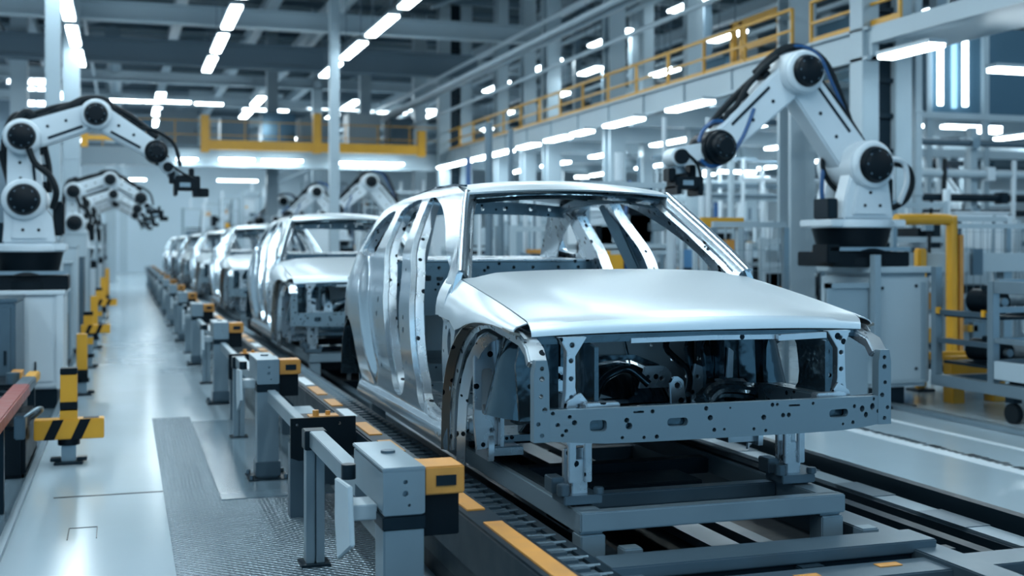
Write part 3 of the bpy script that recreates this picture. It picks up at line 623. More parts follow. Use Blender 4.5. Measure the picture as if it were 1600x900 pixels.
for y in (0, 1.4, 1.75): MB().box(-.05, .05, y, y + .11, 0, 1.0).build('post', 'yellow', g)
MB().box(-.05, .05, .0, 1.86, .9, 1.02).build('top_bar', 'yellow', g); MB().box(-.05, .05, .11, 1.4, .42, .5).build('mid_bar', 'yellow', g)
# yellow crash beam across the back with hanging posts
t = thing('crane_beam', 'horizontal yellow beam spanning the back of the aisle under the mezzanine', 'beam', (0, 40.4, 0))
a, b = P(318, 226, Y=40.4), P(662, 229, Y=40.4)
MB().box(a.x, b.x, -.12, .12, a.z - .16, a.z + .16).build('beam', 'yellow', t)
for px, up, dn in ((320, 180, 238), (495, 178, 240), (658, 205, 245)):
    q = P(px, up, Y=40.4); r = P(px, dn, Y=40.4); MB().box(q.x - .13, q.x + .13, -.17, .17, r.z, q.z).build('post', 'yellow', t)
railing('guard_railing', 'thin yellow guard railing above the yellow cross beam at the back', (-3, 41.4, 5.05), (10.8, 41.4, 5.05), .95, 12, m='yellow', pw=.03, toe='struct2')
t = thing('crane_beam', 'short yellow beam behind the elbow of the left robot', 'beam', (0, 38, 0))
a, b = P(132, 214, Y=38), P(190, 214, Y=38); MB().box(a.x, b.x, -.1, .1, a.z - .08, a.z + .06).build('beam', 'yellow', t)
MB().box(a.x - .1, a.x + .1, -.12, .12, a.z - .3, a.z + .5).build('post', 'yellow', t)
# ------------------------------------------------------------------ lamps
def lamp(x, y0, y1, z, w, label, group, axis='y', hang=None):
    if axis == 'y':
        t = thing('ceiling_lamp', label, 'lamp', (x, y0, z), 0, group); L = y1 - y0
        MB().box(-w / 2, w / 2, 0, L, 0, .05).build('diffuser', 'lamp', t)
        MB().box(-w / 2 - .02, w / 2 + .02, -.02, L + .02, .052, .11).build('housing', 'white2', t)
        if hang:
            for yy in (.3, L - .3): MB().cyl((0, yy, .11), (0, yy, hang - z), .012, n=6).build('hanger', 'struct2', t)
    else:
        t = thing('ceiling_lamp', label, 'lamp', (y0, x, z), 0, group); L = y1 - y0
        MB().box(0, L, -w / 2, w / 2, 0, .06).build('diffuser', 'lamp', t)
        MB().box(-.02, L + .02, -w / 2 - .02, w / 2 + .02, .062, .12).build('housing', 'white2', t)
    return t
rows = [(-4.6, 6.9, 'far-left roof row'), (2.3, 6.9, 'roof row above the aisle'), (5.75, 6.9, 'roof row above the car line'), (-1.2, 6.9, 'roof row left of the aisle'), (15.0, 8.5, 'roof row over the right mezzanine'), (22, 8.5, 'rightmost roof row')]
for x, z, rn in rows:
    for k in range(12):
        y = -3 + (3.65 if z < 7 else 6.2) * k
        if y > 37 and z < 7: continue
        if k == 0: seen = 0
        y1 = y + (2.7 if z < 7 else 3.2); xc, zc = x * CT - y1 * ST, x * ST + y1 * CT
        vis = zc > 1 and 0 < 800 + FPX * xc / zc < 1600 and HYP + FPX * (CH - z) / zc > 0
        lamp(x, y, y1, z, .24, 'white tube lamp in the %s, %s in view' % (rn, ORD[seen]) if vis else 'white tube lamp of the %s hanging outside the picture' % rn, 'tube lamps under the roof', hang=9.55)
        seen += vis
k = 0
for px0, py0, px1, py1 in ((1478, 54, 1372, 84), (1118, 150, 1040, 172), (1008, 174, 943, 191), (925, 192, 895, 204), (893, 200, 852, 214), (842, 210, 810, 221), (803, 221, 765, 232), (770, 229, 738, 239), (735, 237, 716, 244), (714, 241, 698, 247)):
    XL = XM - .40; a, b = P(px0, py0, X=XL), P(px1, py1, X=XL)
    g = (b.y - a.y) * .12; lamp(XL, a.y + g, b.y - g if k < 8 else a.y + 2.2, zund - .13, .26, 'bright lamp under the right upper walkway edge, %s' % ORD[k], 'lamps under the right walkway'); k += 1
for x in (13.2, 16.6, 20.5):  # lamp rows added to brighten the machinery under the deck
    for k in range(5): lamp(x, 22 + 4.3 * k, 24.2 + 4.3 * k, zund - .25, .24, 'added tube lamp under the right mezzanine deck, %s in its row %s' % (ORD[k], {13.2: 'closest to the line', 16.6: 'in the middle', 20.5: 'closest to the wall'}[x]), 'added lamps under the right mezzanine deck')
for x, rn in ((-6.5, 'leftmost'), (-2.6, 'second from the left'), (1.4, 'middle'), (5.4, 'second from the right'), (9.4, 'rightmost')):  # extra lamp rows, added to make the far end of the hall brighter
    for k in range(6): lamp(x, 50 + 5.4 * k, 53 + 5.4 * k, 7.9, .34, 'added distant roof lamp beyond the back mezzanine, %s in the %s row' % (ORD[k], rn), 'added roof lamps beyond the back mezzanine')
for k in range(9):
    x = XM + (1.2, 4.5, 2.2)[k % 3]; y = 22 + 2.6 * k
    lamp(x, y, y + 1.3, 6.2 + .35 * (k % 2), .26, 'short lamp above the right upper walkway behind the yellow railing, %s' % ORD[k], 'lamps above the right upper walkway', hang=9.0)
k = 0
for px0, px1, py in ((343, 397, 250), (410, 472, 252), (526, 630, 256), (340, 402, 283), (276, 308, 250), (168, 228, 281), (136, 166, 281)):
    Y = 40.9 if py < 270 else 52
    a, b = P(px0, py, Y=Y), P(px1, py, Y=Y)
    lamp(Y, a.x, b.x, a.z, .25, 'horizontal lamp under the back mezzanine, %s in reading order' % ['first', 'second', 'third', 'fourth', 'fifth', 'sixth', 'seventh'][k], 'lamps at the back of the aisle', 'x'); k += 1
k = 0
for px0, px1, py in ((170, 222, 158), (225, 250, 160), (256, 298, 160), (305, 348, 163)):
    a, b = P(px0, py, Y=50), P(px1, py, Y=50)
    lamp(50, a.x, b.x, a.z, .3, 'horizontal lamp high behind the left robot, %s from the left' % ['first', 'second', 'third', 'fourth'][k], 'lamps high behind the left robot', 'x'); k += 1
k = 0
for px0, px1, py, Y in ((1550, 1640, 112, 15), (1475, 1560, 200, 21), (1515, 1560, 207, 22), (1400, 1465, 127, 24), (1395, 1420, 240, 24), (1075, 1105, 270, 30), (1125, 1178, 270, 30), (1160, 1200, 280, 31), (900, 918, 278, 38), (1400, 1445, 236, 26)):
    a, b = P(px0, py, Y=Y), P(px1, py, Y=Y)
    lamp(Y, a.x, b.x, a.z, .22, 'horizontal lamp among the right hand machinery, %s' % ['beside the top right enclosure', 'long one above the far right robot', 'short one just under the long far right one', 'high behind the twin column', 'beside the big robot shoulder', 'left of the wrist tool', 'under the big robot forearm', 'lower one under the big robot forearm', 'right above the front car roof', 'lower one beside the big robot shoulder'][k], 'lamps among the right machinery', 'x'); k += 1
# ------------------------------------------------------------------ assembly line
line0, line1 = 1.2, 62
t = thing('conveyor_bed', 'dark low conveyor bed running under the car bodies', 'conveyor', (1.57, line0, 0))
LL = line1 - line0; KX = Vector((-.11, 0, 0))
MB().box(0, 3.19, 0, LL, 0, .10).build('base', 'black', t)
for x in (0, .215): MB().box(x, x + .045, 0, LL, .10, .475).build('chain_guide', 'dark', t)
MB().box(.045, .215, 0, LL, .10, .44).build('chain_track', 'dark', t)
mb = MB(); random.seed(5)
for k in range(300):
    y = k * .13; mb.box(.05, .21, y, y + .085, .44, .462); mb.box(.08, .18, y + .05, y + .13, .462, .478); mb.cyl((.02, y + .1, .47), (.24, y + .1, .47), .012, n=6)
    if k % 3 == 0: mb.box(.30 + .05 * random.random(), .44, y, y + .04 + .1 * random.random(), .10, .13 + .1 * random.random())
ch = mb.build('drive_chain', 'galv_dk', t); ch['kind'] = 'stuff'
for a, b, h in ((2.70, 2.78, .19), (2.92, 3.12, .185)): MB().box(a, b, 0, LL, .10, h).build('track_beam', 'dark', t, 0, KX)
MB().box(2.95, 3.10, 0, LL, .185, .20).build('running_strip', 'galv', t, 0, KX)
MB().box(3.20, 3.27, 0, LL, .10, .27).build('side_guard', 'dark', t, 0, KX)
for k in range(40): MB().box(2.94, 3.11, k * .85, k * .85 + .42, .20, .204).build('wear_plate', 'galv_dk', t, 0, KX)
for x in (.78, 1.62, 2.30): MB().box(x, x + .09, 2.2, LL, .10, .235).build('guide_track', 'galv_dk', t, 0, KX)
for k in range(20): MB().box(.72, 2.6, 3.9 + 1.7 * k, 3.98 + 1.7 * k, .10, .2).build('sleeper', 'dark', t, 0, KX)
MB().box(1.36, 1.52, 3.4, 30, .19, .235).build('cable_duct', 'galv', t, 0, KX)
# taped rail on the aisle side
t = thing('guide_rail', 'dark rail with worn orange tape between the posts and the car line', 'rail', (1.36, 1.2, 0))
MB().box(0, .15, 0, 58, .40, .615).build('beam', 'dark', t, .01)
MB().box(.15, .19, 0, 58, .44, .50).build('side_channel', 'galv_dk', t)
for k in range(24): MB().box(.02, .13, .3 + 2.4 * k, .42 + 2.4 * k, .0, .40).build('foot', 'galv_dk', t)
y = .35; random.seed(11); k = 0
while y < 40:
    L = 1.45 if k < 2 else random.uniform(.35, .6)
    MB().box(.035, .115, y, y + L, .615, .622).build('tape', 'orange' if k < 4 or k % 3 else 'white', t)
    y += L + random.uniform(.10, .35); k += 1
# posts
def guide_post(label):
    t = thing('guide_post', label, 'post', (.94, 4.47, 0), 0, 'posts along the aisle side of the line')
    MB().box(0, .16, 0, .16, .02, .72).build('column', 'galv', t, .006)
    MB().box(-.07, .23, -.07, .23, 0, .02).build('base_plate', 'dark', t)
    mb = MB()
    for a, b in ((-.045, -.045), (.205, -.045), (-.045, .205), (.205, .205)): mb.cyl((a, b, .02), (a, b, .05), .016, n=6)
    mb.build('anchor_bolt', 'galv_dk', t)
    h = MB().plate(rrect(-.002, .162, .72, .90, .008), [circ(.085, .845, .009), circ(.085, .80, .012), circ(.10, .755, .006)], lambda u, v, tt: Vector((u, tt, v)), -.004, .02).build('head_plate', 'galv', t)
    MB().box(0, .16, .02, .62, .725, .885).build('head_arm', 'galv', t, .006)
    MB().box(-.004, .164, -.004, .166, .66, .715).build('collar_band', 'dark', t, .004)
    MB().box(-.012, .172, -.012, .172, .03, .14).build('foot_sleeve', 'galv_dk', t, .004)
    MB().box(-.004, .164, -.006, .63, .885, .902).build('head_cap', 'galv', t, .004)
    MB().cyl((.09, .34, .902), (.09, .34, .912), .03, n=14).build('cap_plug', 'galv_dk', t)
    MB().box(.163, .325, .01, .20, .785, .895).build('stop_block', 'orange', t, .006)
    MB().box(.21, .29, .005, .012, .82, .86).build('stop_plate', 'dark', t)
    MB().box(.165, .31, .04, .22, .62, .783).build('stop_bracket', 'black', t, .004)
    mb = MB(); mb.plate([(.05, .60), (.34, .48), (.40, .62), (.40, .80), (.10, .82)], [], lambda u, v, tt: Vector((-.10 - tt, u, v)), 0, .02); mb.box(-.10, 0, .12, .28, .68, .74)
    mb.build('side_shield', 'white2', t, .004)
    MB().cyl((-.07, .36, .80), (-.07, .36, .86), .03, n=12).build('sensor', 'dark', t)
    return t
gp = guide_post('galvanised guide post with orange stop block, nearest to the camera and out of focus')
for k in range(1, 12): dup(gp, (.94, 4.47 + 4.55 * k, 0), 'galvanised guide post with orange stop block, %s along the aisle' % ORD[k])
def support_post(label):
    t = thing('support_post', label, 'post', (.94, 6.50, 0), 0, 'thin posts along the aisle side of the line')
    MB().box(0, .045, 0, .10, .02, .64).box(.055, .10, 0, .10, .02, .64).box(.045, .055, .03, .07, .02, .64).build('upright', 'galv', t, .003)
    MB().box(-.03, .13, -.03, .13, 0, .02).build('base_plate', 'dark', t)
    MB().box(-.01, .11, -.012, .112, .64, .745).build('bracket', 'dark', t, .004)
    MB().box(.015, .095, -1.36, -.012, .655, .745).build('side_bar', 'galv', t, .004)
    return t
sp = support_post('slim galvanised post carrying a side bar, nearest to the camera')
for k in range(1, 12): dup(sp, (.94, 6.50 + 4.55 * k, 0), 'slim galvanised post carrying a side bar, %s along the aisle' % ORD[k])
def cross_bracket(label):
    t = thing('drive_bracket', label, 'bracket', (.96, 7.30, 0), 0, 'black brackets on the guide line')
    MB().plate([(0, .46), (.05, .44), (.40, .46), (.40, .70), (0, .70)], [circ(.04, .66, .008), circ(.20, .62, .010), circ(.10, .52, .008), circ(.3, .66, .008)], lambda u, v, tt: Vector((u, tt, v)), 0, .025).build('plate', 'black', t)
    MB().box(.06, .38, .03, .5, .48, .66).build('gear_unit', 'black', t, .01)
    MB().box(.04, .10, .025, 1.6, .60, .69).build('long_bar', 'galv', t, .004)
    MB().box(.05, .15, .4, .5, 0, .48).build('leg', 'galv_dk', t)
    MB().box(.13, .34, .5, 1.5, .56, .575).build('cover', 'grey', t)
    mb = MB(); mb.cyl((.16, .05, .70), (.16, .05, .74), .02, n=10).cyl((.24, .08, .70), (.24, .08, .73), .016, n=10); mb.box(.12, .3, .02, .14, .695, .705); mb.build('fitting', 'orange', t)
    MB().cyl((.26, .6, .52), (.26, 1.2, .52), .05, n=12).build('motor', 'galv_dk', t)
    return t
cb = cross_bracket('black bolted drive bracket plate on the guide line, nearest to the camera')
for k in range(1, 10): dup(cb, (.96, 7.30 + 4.55 * k, 0), 'black bolted drive bracket plate on the guide line, %s along the aisle' % ORD[k])
# skids that carry the bodies
def skid():
    t = thing('skid', 'grey steel skid frame under the nearest car body', 'skid', (CX, CY, .24), 0, 'skids under the car bodies')
    o = Vector((0, 0, -.24)); B = lambda mb, n, m, bv=.006: mb.build(n, m, t, bv, o)
    for x0, x1 in ((-.715, -.60), (.48, .595)):
        B(MB().box(x0, x1, .05, 4.9, .50, .60), 'side_rail', 'galv')
        B(MB().box(x0 + .03, x1 - .02, .30, 4.9, .60, .612), 'rail_pad', 'rubber', 0)
    B(MB().box(-.72, .60, .02, .09, .515, .60), 'front_crossbar', 'galv'); B(MB().box(-.60, .48, .09, .40, .50, .512), 'front_cover', 'dark', 0)
    B(MB().box(-.60, .48, .44, .52, .515, .585), 'crossbar', 'galv_dk')
    for y in (1.15, 2.4, 3.7, 4.8): B(MB().box(-.60, .48, y, y + .11, .50, .585), 'crossbar', 'dark')
    for x in (-.715, .48):
        for y in (.03, 4.6): B(MB().box(x, x + .115, y, y + .11, .24, .50), 'stub_leg', 'galv')
    for x, y in ((-.66, .22), (.50, .34)):
        mb = MB(); mb.box(x - .035, x + .04, y - .03, y + .03, .64, .80).box(x - .055, x - .02, y - .045, y - .02, .70, .885).box(x + .02, x + .055, y - .045, y - .02, .70, .885).box(x - .06, x + .06, y - .04, y + .04, .865, .89).box(x - .05, x + .05, y + .03, y + .06, .66, .84)
        B(mb, 'support_post', 'inner_lt', .004)
        mb = MB(); mb.box(x - .09, x + .09, y - .08, y + .08, .61, .65).cyl((x - .085, y - .05, .65), (x - .085, y - .05, .70), .03, n=10).cyl((x + .08, y - .06, .65), (x + .08, y - .06, .68), .025, n=10).box(x - .12, x - .06, y, y + .1, .65, .72)
        B(mb, 'support_foot', 'galv_dk', .004)
    for y in (1.8, 3.55):
        for x in (-.66, .54): B(MB().box(x - .05, x + .05, y, y + .1, .60, .64), 'rest', 'dark')
    B(MB().box(-.52, .22, .72, 1.02, .36, .56), 'counterweight_box', 'black', .004)
    B(MB().box(-.02, .30, .60, .70, .42, .46), 'tie_plate', 'galv')
    return t
sk = skid()
for i in range(1, 7): dup(sk, (CX, CY + CSTEP * i, .24), 'grey steel skid frame under the %s car body of the line' % ['', 'second', 'third', 'fourth', 'fifth', 'sixth', 'farthest'][i])
# lifting frame in the foreground
t = thing('lift_table', 'blurred grey steel lift frame in front of the nearest skid, bottom edge', 'frame', (1.70, 2.3, .10))
B = lambda mb, n, m, bv=.006: mb.build(n, m, t, bv, Vector((-1.70, -2.3, -.10)))
B(MB().box(1.86, 3.42, 4.42, 4.62, .40, .455), 'cross_beam', 'galv_dk'); B(MB().box(1.86, 3.42, 4.44, 4.60, .33, .40), 'cross_web', 'dark')
B(MB().box(2.02, 3.9, 4.16, 4.36, .34, .40), 'cross_beam', 'galv_dk'); B(MB().box(2.02, 3.9, 4.18, 4.34, .26, .34), 'cross_web', 'dark')
B(MB().box(3.30, 3.46, 2.4, 5.6, .34, .42), 'side_beam', 'galv_dk'); B(MB().box(1.87, 2.0, 2.4, 4.44, .34, .42), 'side_beam', 'galv_dk')
B(MB().box(3.72, 3.92, 2.4, 4.3, .30, .37), 'side_beam', 'galv_dk')
B(MB().box(2.70, 2.82, 4.36, 4.42, .35, .40), 'tie_bar', 'dark')
for x in (2.12, 3.38): B(MB().box(x - .05, x + .05, 4.2, 4.31, .102, .26), 'leg', 'dark')
for p in ((2.60, 4.22), (3.02, 4.27)): B(MB().box(p[0], p[0] + .11, p[1], p[1] + .05, .40, .404), 'marker', 'orange', 0)
for x in (2.02, 3.20): B(MB().box(x, x + .09, 4.66, 4.74, .102, .46), 'stub_post', 'galv')
# ------------------------------------------------------------------ robots
def robot(label, base, joints, rads, z0, group=None, cap='black', face=-1, wide=1.0, flip=1):
    """articulated robot; joints in (x,z) of its own arm plane, shoulder first, tool last"""
    t = thing('industrial_robot', label, 'robot', base, 0, group)
    J = [(x - base[0], z - base[2]) for x, z in joints]; (sx, sz) = J[0]; w = wide
    MB().cyl((0, 0, 0), (0, 0, .10), .41 * w, n=24).box(-.46 * w, .50 * w, -.36 * w, .36 * w, .0, .16).box(-.56 * w, -.40 * w, -.40 * w, -.1, .04, .24).build('base_plate', 'black', t, .01)
    MB().box(-.52 * w, .48 * w, -.40 * w, -.36 * w, .17, .21).build('base_rim', 'galv', t)
    MB().cyl((0, 0, .16), (0, 0, .20), .44 * w, .40 * w, 28).cyl((0, 0, .20), (0, 0, .42), .37 * w, .43 * w, 28).build('turntable', 'black', t)
    MB().cyl((0, 0, .42), (0, 0, .50), .47 * w, n=28).box(-.47 * w, .47 * w, -.34 * w, .3 * w, .43, .51).build('flange', 'white', t, .012)
    L = [(-.30 * w, .51), (.34 * w, .51), (.30 * w, .80), (sx + rads[0] * .85, sz - rads[0] * .3), (sx + rads[0] * .5, sz + rads[0] * .4), (sx - rads[0] * .5, sz + rads[0] * .4), (sx - rads[0] * .9, sz - rads[0] * .35), (-.28 * w, .72)]
    MB().prism(L, -.30 * w, -.08).prism(L, .10, .28 * w).box(-.26 * w, .28 * w, -.1, .12, .5, .62).build('shoulder_bracket', 'white', t, .02)
    q = MB(); q.prism([(-.20 * w, .56), (.24 * w, .56), (.20 * w, .80), (.10 * w, .88), (-.14 * w, .88)], -.33 * w, -.29 * w)
    q.build('front_cover', 'white', t, .012)
    for a, b in ((-.05, .66), (.14, .66), (.02, .8)): MB().cyl((a * w, -.34 * w, b), (a * w, -.325 * w, b), .018, n=8).build('cover_bolt', 'black', t)
    MB().box(.30 * w, .44 * w, -.16 * w, .14 * w, .60, .98).build('drive_motor', 'black', t, .02); MB().box(-.42 * w, -.30 * w, -.2 * w, .1 * w, .52, .74).build('junction_box', 'dark', t, .01)
    for i, ((x, z), r) in enumerate(zip(J[:-2], rads)):
        y0, y1 = (-.34 * w, .34 * w) if i == 0 else (-.27 * w, .25 * w) if i == 1 else (-.20 * w, .20 * w)
        MB().cyl((x, y0, z), (x, y1, z), r, n=30).cyl((x, y0 - .05 * w, z), (x, y0, z), r * .86, r, 30).build('joint_housing', 'black' if i == len(J) - 3 else 'white', t, .012)
        c = MB().cyl((x, y0 - .055 * w, z), (x, y0 - .12 * w, z), r * .74, r * .66, 28).cyl((x, y0 - .12 * w, z), (x, y0 - .145 * w, z), r * .60, r * .45, 28).build('joint_cap', 'black', t)
        for k in range(8): a = k * math.pi / 4; MB().cyl((x + r * .52 * math.cos(a), y0 - .115 * w, z + r * .52 * math.sin(a)), (x + r * .52 * math.cos(a), y0 - .135 * w, z + r * .52 * math.sin(a)), r * .05, n=6).build('bolt', 'galv_dk', c)
    n = len(J)
    for i in range(n - 3):
        (x0, z0_), (x1, z1_) = J[i], J[i + 1]; r0, r1 = rads[i], rads[i + 1]
        ya, yb = ((-.13 * w, .15 * w) if i == 0 else (-.15 * w, .13 * w))
        nm = 'upper_arm' if i == 0 else 'forearm'
        MB().capsule((x0, z0_), (x1, z1_), r0 * .82, r1 * .80, ya, yb).build(nm, 'white', t, .02)
        d = Vector((x1 - x0, 0, z1_ - z0_)); L_ = d.length; d.normalize(); nv = Vector((-d.z, 0, d.x))
        mb = MB()
        for k in (.35, .6): c = Vector((x0, 0, z0_)) + d * L_ * k; mb.cyl(c + Vector((0, ya - .004, 0)) + nv * r1 * .2, c + Vector((0, ya + .01, 0)) + nv * r1 * .2, .022 * w, n=8)
        s_ = Vector((x0, ya - .004, z0_)) + d * L_ * .3 - nv * r0 * .45; e_ = Vector((x0, ya - .004, z0_)) + d * L_ * .78 - nv * r1 * .45
        mb.bar(s_, e_, .008, .03, nv); mb.build('arm_recess', 'dark', t)
        up = nv if nv.z > 0 else -nv; mid = (r0 + r1) * .40
        for k in (.22, .5, .8):
            c = Vector((x0, 0, z0_)) + d * L_ * k + up * (r0 * .82 + (r1 * .8 - r0 * .82) * k + .012)
            MB().bar(c - d * .05, c + d * .05, .16 * w, .07, up).build('cable_clamp', 'black', t, .006)
        q0 = Vector((x0, .02, z0_)) + d * L_ * .12 + up * (r0 * .82 + .05); q1 = Vector((x0, .02, z0_)) + d * L_ * .5 + up * ((r0 + r1) * .41 + .075); q2 = Vector((x0, .02, z0_)) + d * L_ * .9 + up * (r1 * .8 + .05)
        MB().tube([q0, q1, q2], .038 * w, 8).build('cable_pack', 'rubber', t)
    (xw, zw), (xe, ze), (xt, zt) = J[-3], J[-2], J[-1]; d = (Vector((xe, 0, ze)) - Vector((xw, 0, zw))); dn = d.normalized(); rw = rads[len(J) - 3] if len(rads) > len(J) - 3 else rads[-1]
    rw *= .78
    MB().cyl((xw, 0, zw), Vector((xw, 0, zw)) + dn * rw * 1.3, rw * 1.0, rw * .9, 20).build('wrist_motor', 'black', t, .008)
    MB().capsule((xw + dn.x * rw * 1.3, zw + dn.z * rw * 1.3), (xe, ze), rw * .62, rw * .70, -.12 * w, .12 * w).build('wrist', 'white', t, .012)
    MB().cyl((xe, -.16 * w, ze), (xe, .16 * w, ze), rw * .55, n=18).build('wrist_cap', 'black', t)
    e = Vector((xt - xe, 0, zt - ze)); L_ = e.length; e.normalize(); p = Vector((xe, 0, ze)) + e * rw * .6; q = Vector((xe, 0, ze)) + e * L_ * .62
    MB().cyl(p, q, .07 * w, .09 * w, 14).build('tool_flange', 'galv_dk', t)
    mb = MB(); c = Vector((xt, 0, zt)); mb.box(xt - .10 * w, xt + .22 * w, -.12 * w, .12 * w, zt - .06, zt + .07 * w).box(xt - .10 * w, xt - .05 * w, -.16, .16, zt - .12, zt - .02).box(xt + .15 * w, xt + .21 * w, -.14, .14, zt - .13, zt - .02)
    mb.cyl((xt + .04, 0, zt + .05), q, .10 * w, .06 * w, 12); mb.box(xt - .16 * w, xt - .08 * w, -.08, .08, zt + .02, zt + .16).box(xt + .10 * w, xt + .17 * w, -.05, .08, zt + .05, zt + .20); mb.build('gripper', 'black', t, .01)
    MB().box(xt - .02, xt + .1, -.125 * w, -.118 * w, zt - .02, zt + .03).build('tool_plate', 'galv', t); MB().tube([(xe, -.1 * w, ze + rw * .6), (xe + .16 * w, -.14 * w, ze - .05), (xt + .2 * w, -.1 * w, zt + .06)], .016 * w).build('tool_hose', 'rubber', t)
    return t, J
# big robot on the right
YR = 11.35
jr = [P(1360, 258, Y=YR - .3), P(1256, 112, Y=YR - .25), P(1112, 232, Y=YR), P(1056, 246, Y=YR), P(1062, 287, Y=YR)]
jr = [(p.x, p.z) for p in jr]
rb, J = robot('big white robot arm standing on the grey cabinet right of the nearest car', (jr[0][0] - .04, YR, 1.532), jr, [.27, .235, .185, .15], 0)
bx = jr[0][0] - .04
def hose(t, pts, r, m, base): MB().tube([(x - base[0], y, z - base[2]) for x, y, z in pts], r, 8, 6).build('hose', m, t)
def px_pts(lst, Y): return [((q := P(a, b, Y=Y + dy)).x, dy, q.z) for a, b, dy in lst]
bR = (bx, YR, 1.532)
hose(rb, px_pts([(1395, 255, .1), (1418, 262, .1), (1425, 285, .1), (1415, 312, .1), (1395, 325, .1)], YR), .035, 'rubber', bR)
hose(rb, px_pts([(1392, 248, .0), (1412, 255, .0), (1417, 285, .0), (1405, 318, .0)], YR), .03, 'white', bR)
hose(rb, px_pts([(1330, 200, .2), (1312, 150, .2), (1290, 100, .2), (1262, 78, .2), (1230, 75, .1), (1205, 90, .0), (1180, 115, .0)], YR), .045, 'rubber', bR)
hose(rb, px_pts([(1325, 185, .1), (1300, 130, .1), (1280, 88, .1), (1250, 72, .1), (1215, 80, .1)], YR), .02, 'blue', bR)
hose(rb, px_pts([(1215, 88, -.1), (1190, 108, -.1), (1165, 140, -.1), (1150, 165, -.1), (1135, 180, -.1), (1133, 200, -.1)], YR), .03, 'rubber', bR)
hose(rb, px_pts([(1140, 192, -.1), (1115, 190, -.1), (1098, 205, -.1), (1092, 222, -.1)], YR), .022, 'blue', bR)
hose(rb, px_pts([(1178, 170, -.15), (1160, 215, -.15), (1135, 250, -.15), (1110, 260, -.15), (1095, 250, -.15)], YR), .022, 'blue', bR)
hose(rb, px_pts([(1286, 265, .1), (1284, 300, .1), (1290, 345, .1)], YR), .025, 'blue', bR)
hose(rb, px_pts([(1288, 240, .1), (1286, 262, .1), (1300, 290, .1), (1330, 310, .0), (1340, 330, 0)], YR), .03, 'rubber', bR)
mb = MB(); q = P(1288, 340, Y=YR); mb.box(q.x - bx - .05, q.x - bx + .05, -.1, .1, q.z - 1.53 - .12, q.z - 1.53 + .12); mb.box(q.x - bx + .03, q.x - bx + .2, -.04, .04, q.z - 1.53 - .1, q.z - 1.53 - .02); mb.build('valve_block', 'rubber', rb, .01)
# its pedestal cabinet
t = thing('robot_pedestal', 'pale grey cabinet under the big robot, right of the nearest car', 'cabinet', (7.62, 10.95, 0))
MB().box(0, .78, 0, 1.0, .22, 1.46).build('body', 'white2', t, .05)
MB().box(-.02, .80, -.02, 1.02, 1.46, 1.53).build('top_plate', 'white2', t, .01)
MB().box(.09, .62, -.008, .004, .30, 1.36).build('door', 'white2', t, .004)
MB().box(.64, .70, -.01, .005, .3, 1.36).build('door_post', 'grey', t)
MB().box(.10, .50, .1, .8, 0, .22).build('foot', 'dark', t)
MB().box(-.05, .55, -.05, 1.05, 0, .03).build('foot_plate', 'dark', t)
mb = MB(); mb.box(-.55, -.02, -.02, .04, 1.30, 1.36).box(-.55, -.49, -.02, .04, 0, 1.36).box(-.03, .05, -.12, -.03, .6, 1.66); mb.box(-.55, -.03, 0, .02, .1, 1.30)
mb.build('guard_frame', 'grey', t, .004)
mb = MB()
for x, z in ((.57, .42), (.57, 1.32), (.14, 1.3)): mb.cyl((x, -.02, z), (x, 0, z), .018, n=8)
mb.build('lock', 'dark', t)
# left robot and its copies down the aisle
YL = 14.3
jl = [(p.x, p.z) for p in (P(38, 312, Y=YL - .25), P(34, 213, Y=YL - .25), P(150, 178, Y=YL - .2), P(244, 238, Y=YL), P(262, 262, Y=YL), P(283, 290, Y=YL))]
bL = (jl[0][0] + .03, YL, 1.27)
rl, J = robot('white robot arm at the left edge reaching over the aisle, largest on the left', bL, jl, [.235, .20, .175, .13], 0, 'robots along the left side of the aisle', wide=.85)
hose(rl, px_pts([(10, 260, .1), (8, 225, .1), (20, 185, .1), (45, 180, .1), (75, 180, .0), (110, 165, .0), (135, 155, .0), (165, 158, .0), (178, 175, 0)], YL), .045, 'rubber', bL)
hose(rl, px_pts([(18, 200, .0), (40, 176, .0), (60, 185, .0), (100, 170, .0), (128, 158, .0)], YL), .05, 'rubber', bL)
hose(rl, px_pts([(45, 232, -.3), (55, 255, -.3), (78, 275, -.3), (88, 300, -.3), (82, 325, -.2)], YL), .035, 'rubber', bL)
hose(rl, px_pts([(3, 235, .1), (10, 262, .1), (18, 290, .0)], YL), .05, 'rubber', bL)
hose(rl, px_pts([(190, 180, .0), (215, 198, .0), (245, 205, .0), (272, 225, .0), (282, 260, 0)], YL), .022, 'rubber', bL)
mb = MB(); q = P(290, 278, Y=YL); mb.box(q.x - bL[0] - .12, q.x - bL[0] + .16, -.1, .1, q.z - 1.27 - .14, q.z - 1.27 + .02).box(q.x - bL[0] + .1, q.x - bL[0] + .26, -.06, .06, q.z - 1.27 - .22, q.z - 1.27 - .12); mb.build('weld_tool', 'black', rl, .01)
def cabinet(name, label, cat, loc, w, d, h, m='white2', foot=.08, group=None, nd=1, dark_top=0):
    t = thing(name, label, cat, loc, 0, group)
    MB().box(0, w, 0, d, foot, h).build('body', m, t, .012)
    MB().box(.03, w - .03, .03, d - .03, 0, foot).build('plinth', 'dark', t)
    MB().box(-.015, w + .015, -.015, d + .015, h, h + .035).build('top', m, t, .006)
    for k in range(nd):
        x0 = .03 + k * (w - .06) / nd; x1 = x0 + (w - .06) / nd - .015
        dr = MB().box(x0, x1, -.022, 0, foot + .04, h - .05).build('door', m, t, .004)
        MB().box(x1 - .06, x1 - .035, -.045, -.022, h * .5, h * .5 + .14).build('handle', 'dark', dr)
    return t
ped = thing('robot_pedestal', 'pale cabinet under the largest left robot, left edge', 'cabinet', (-1.55, 13.85, -.02), 0, 'pedestals along the left side of the aisle')
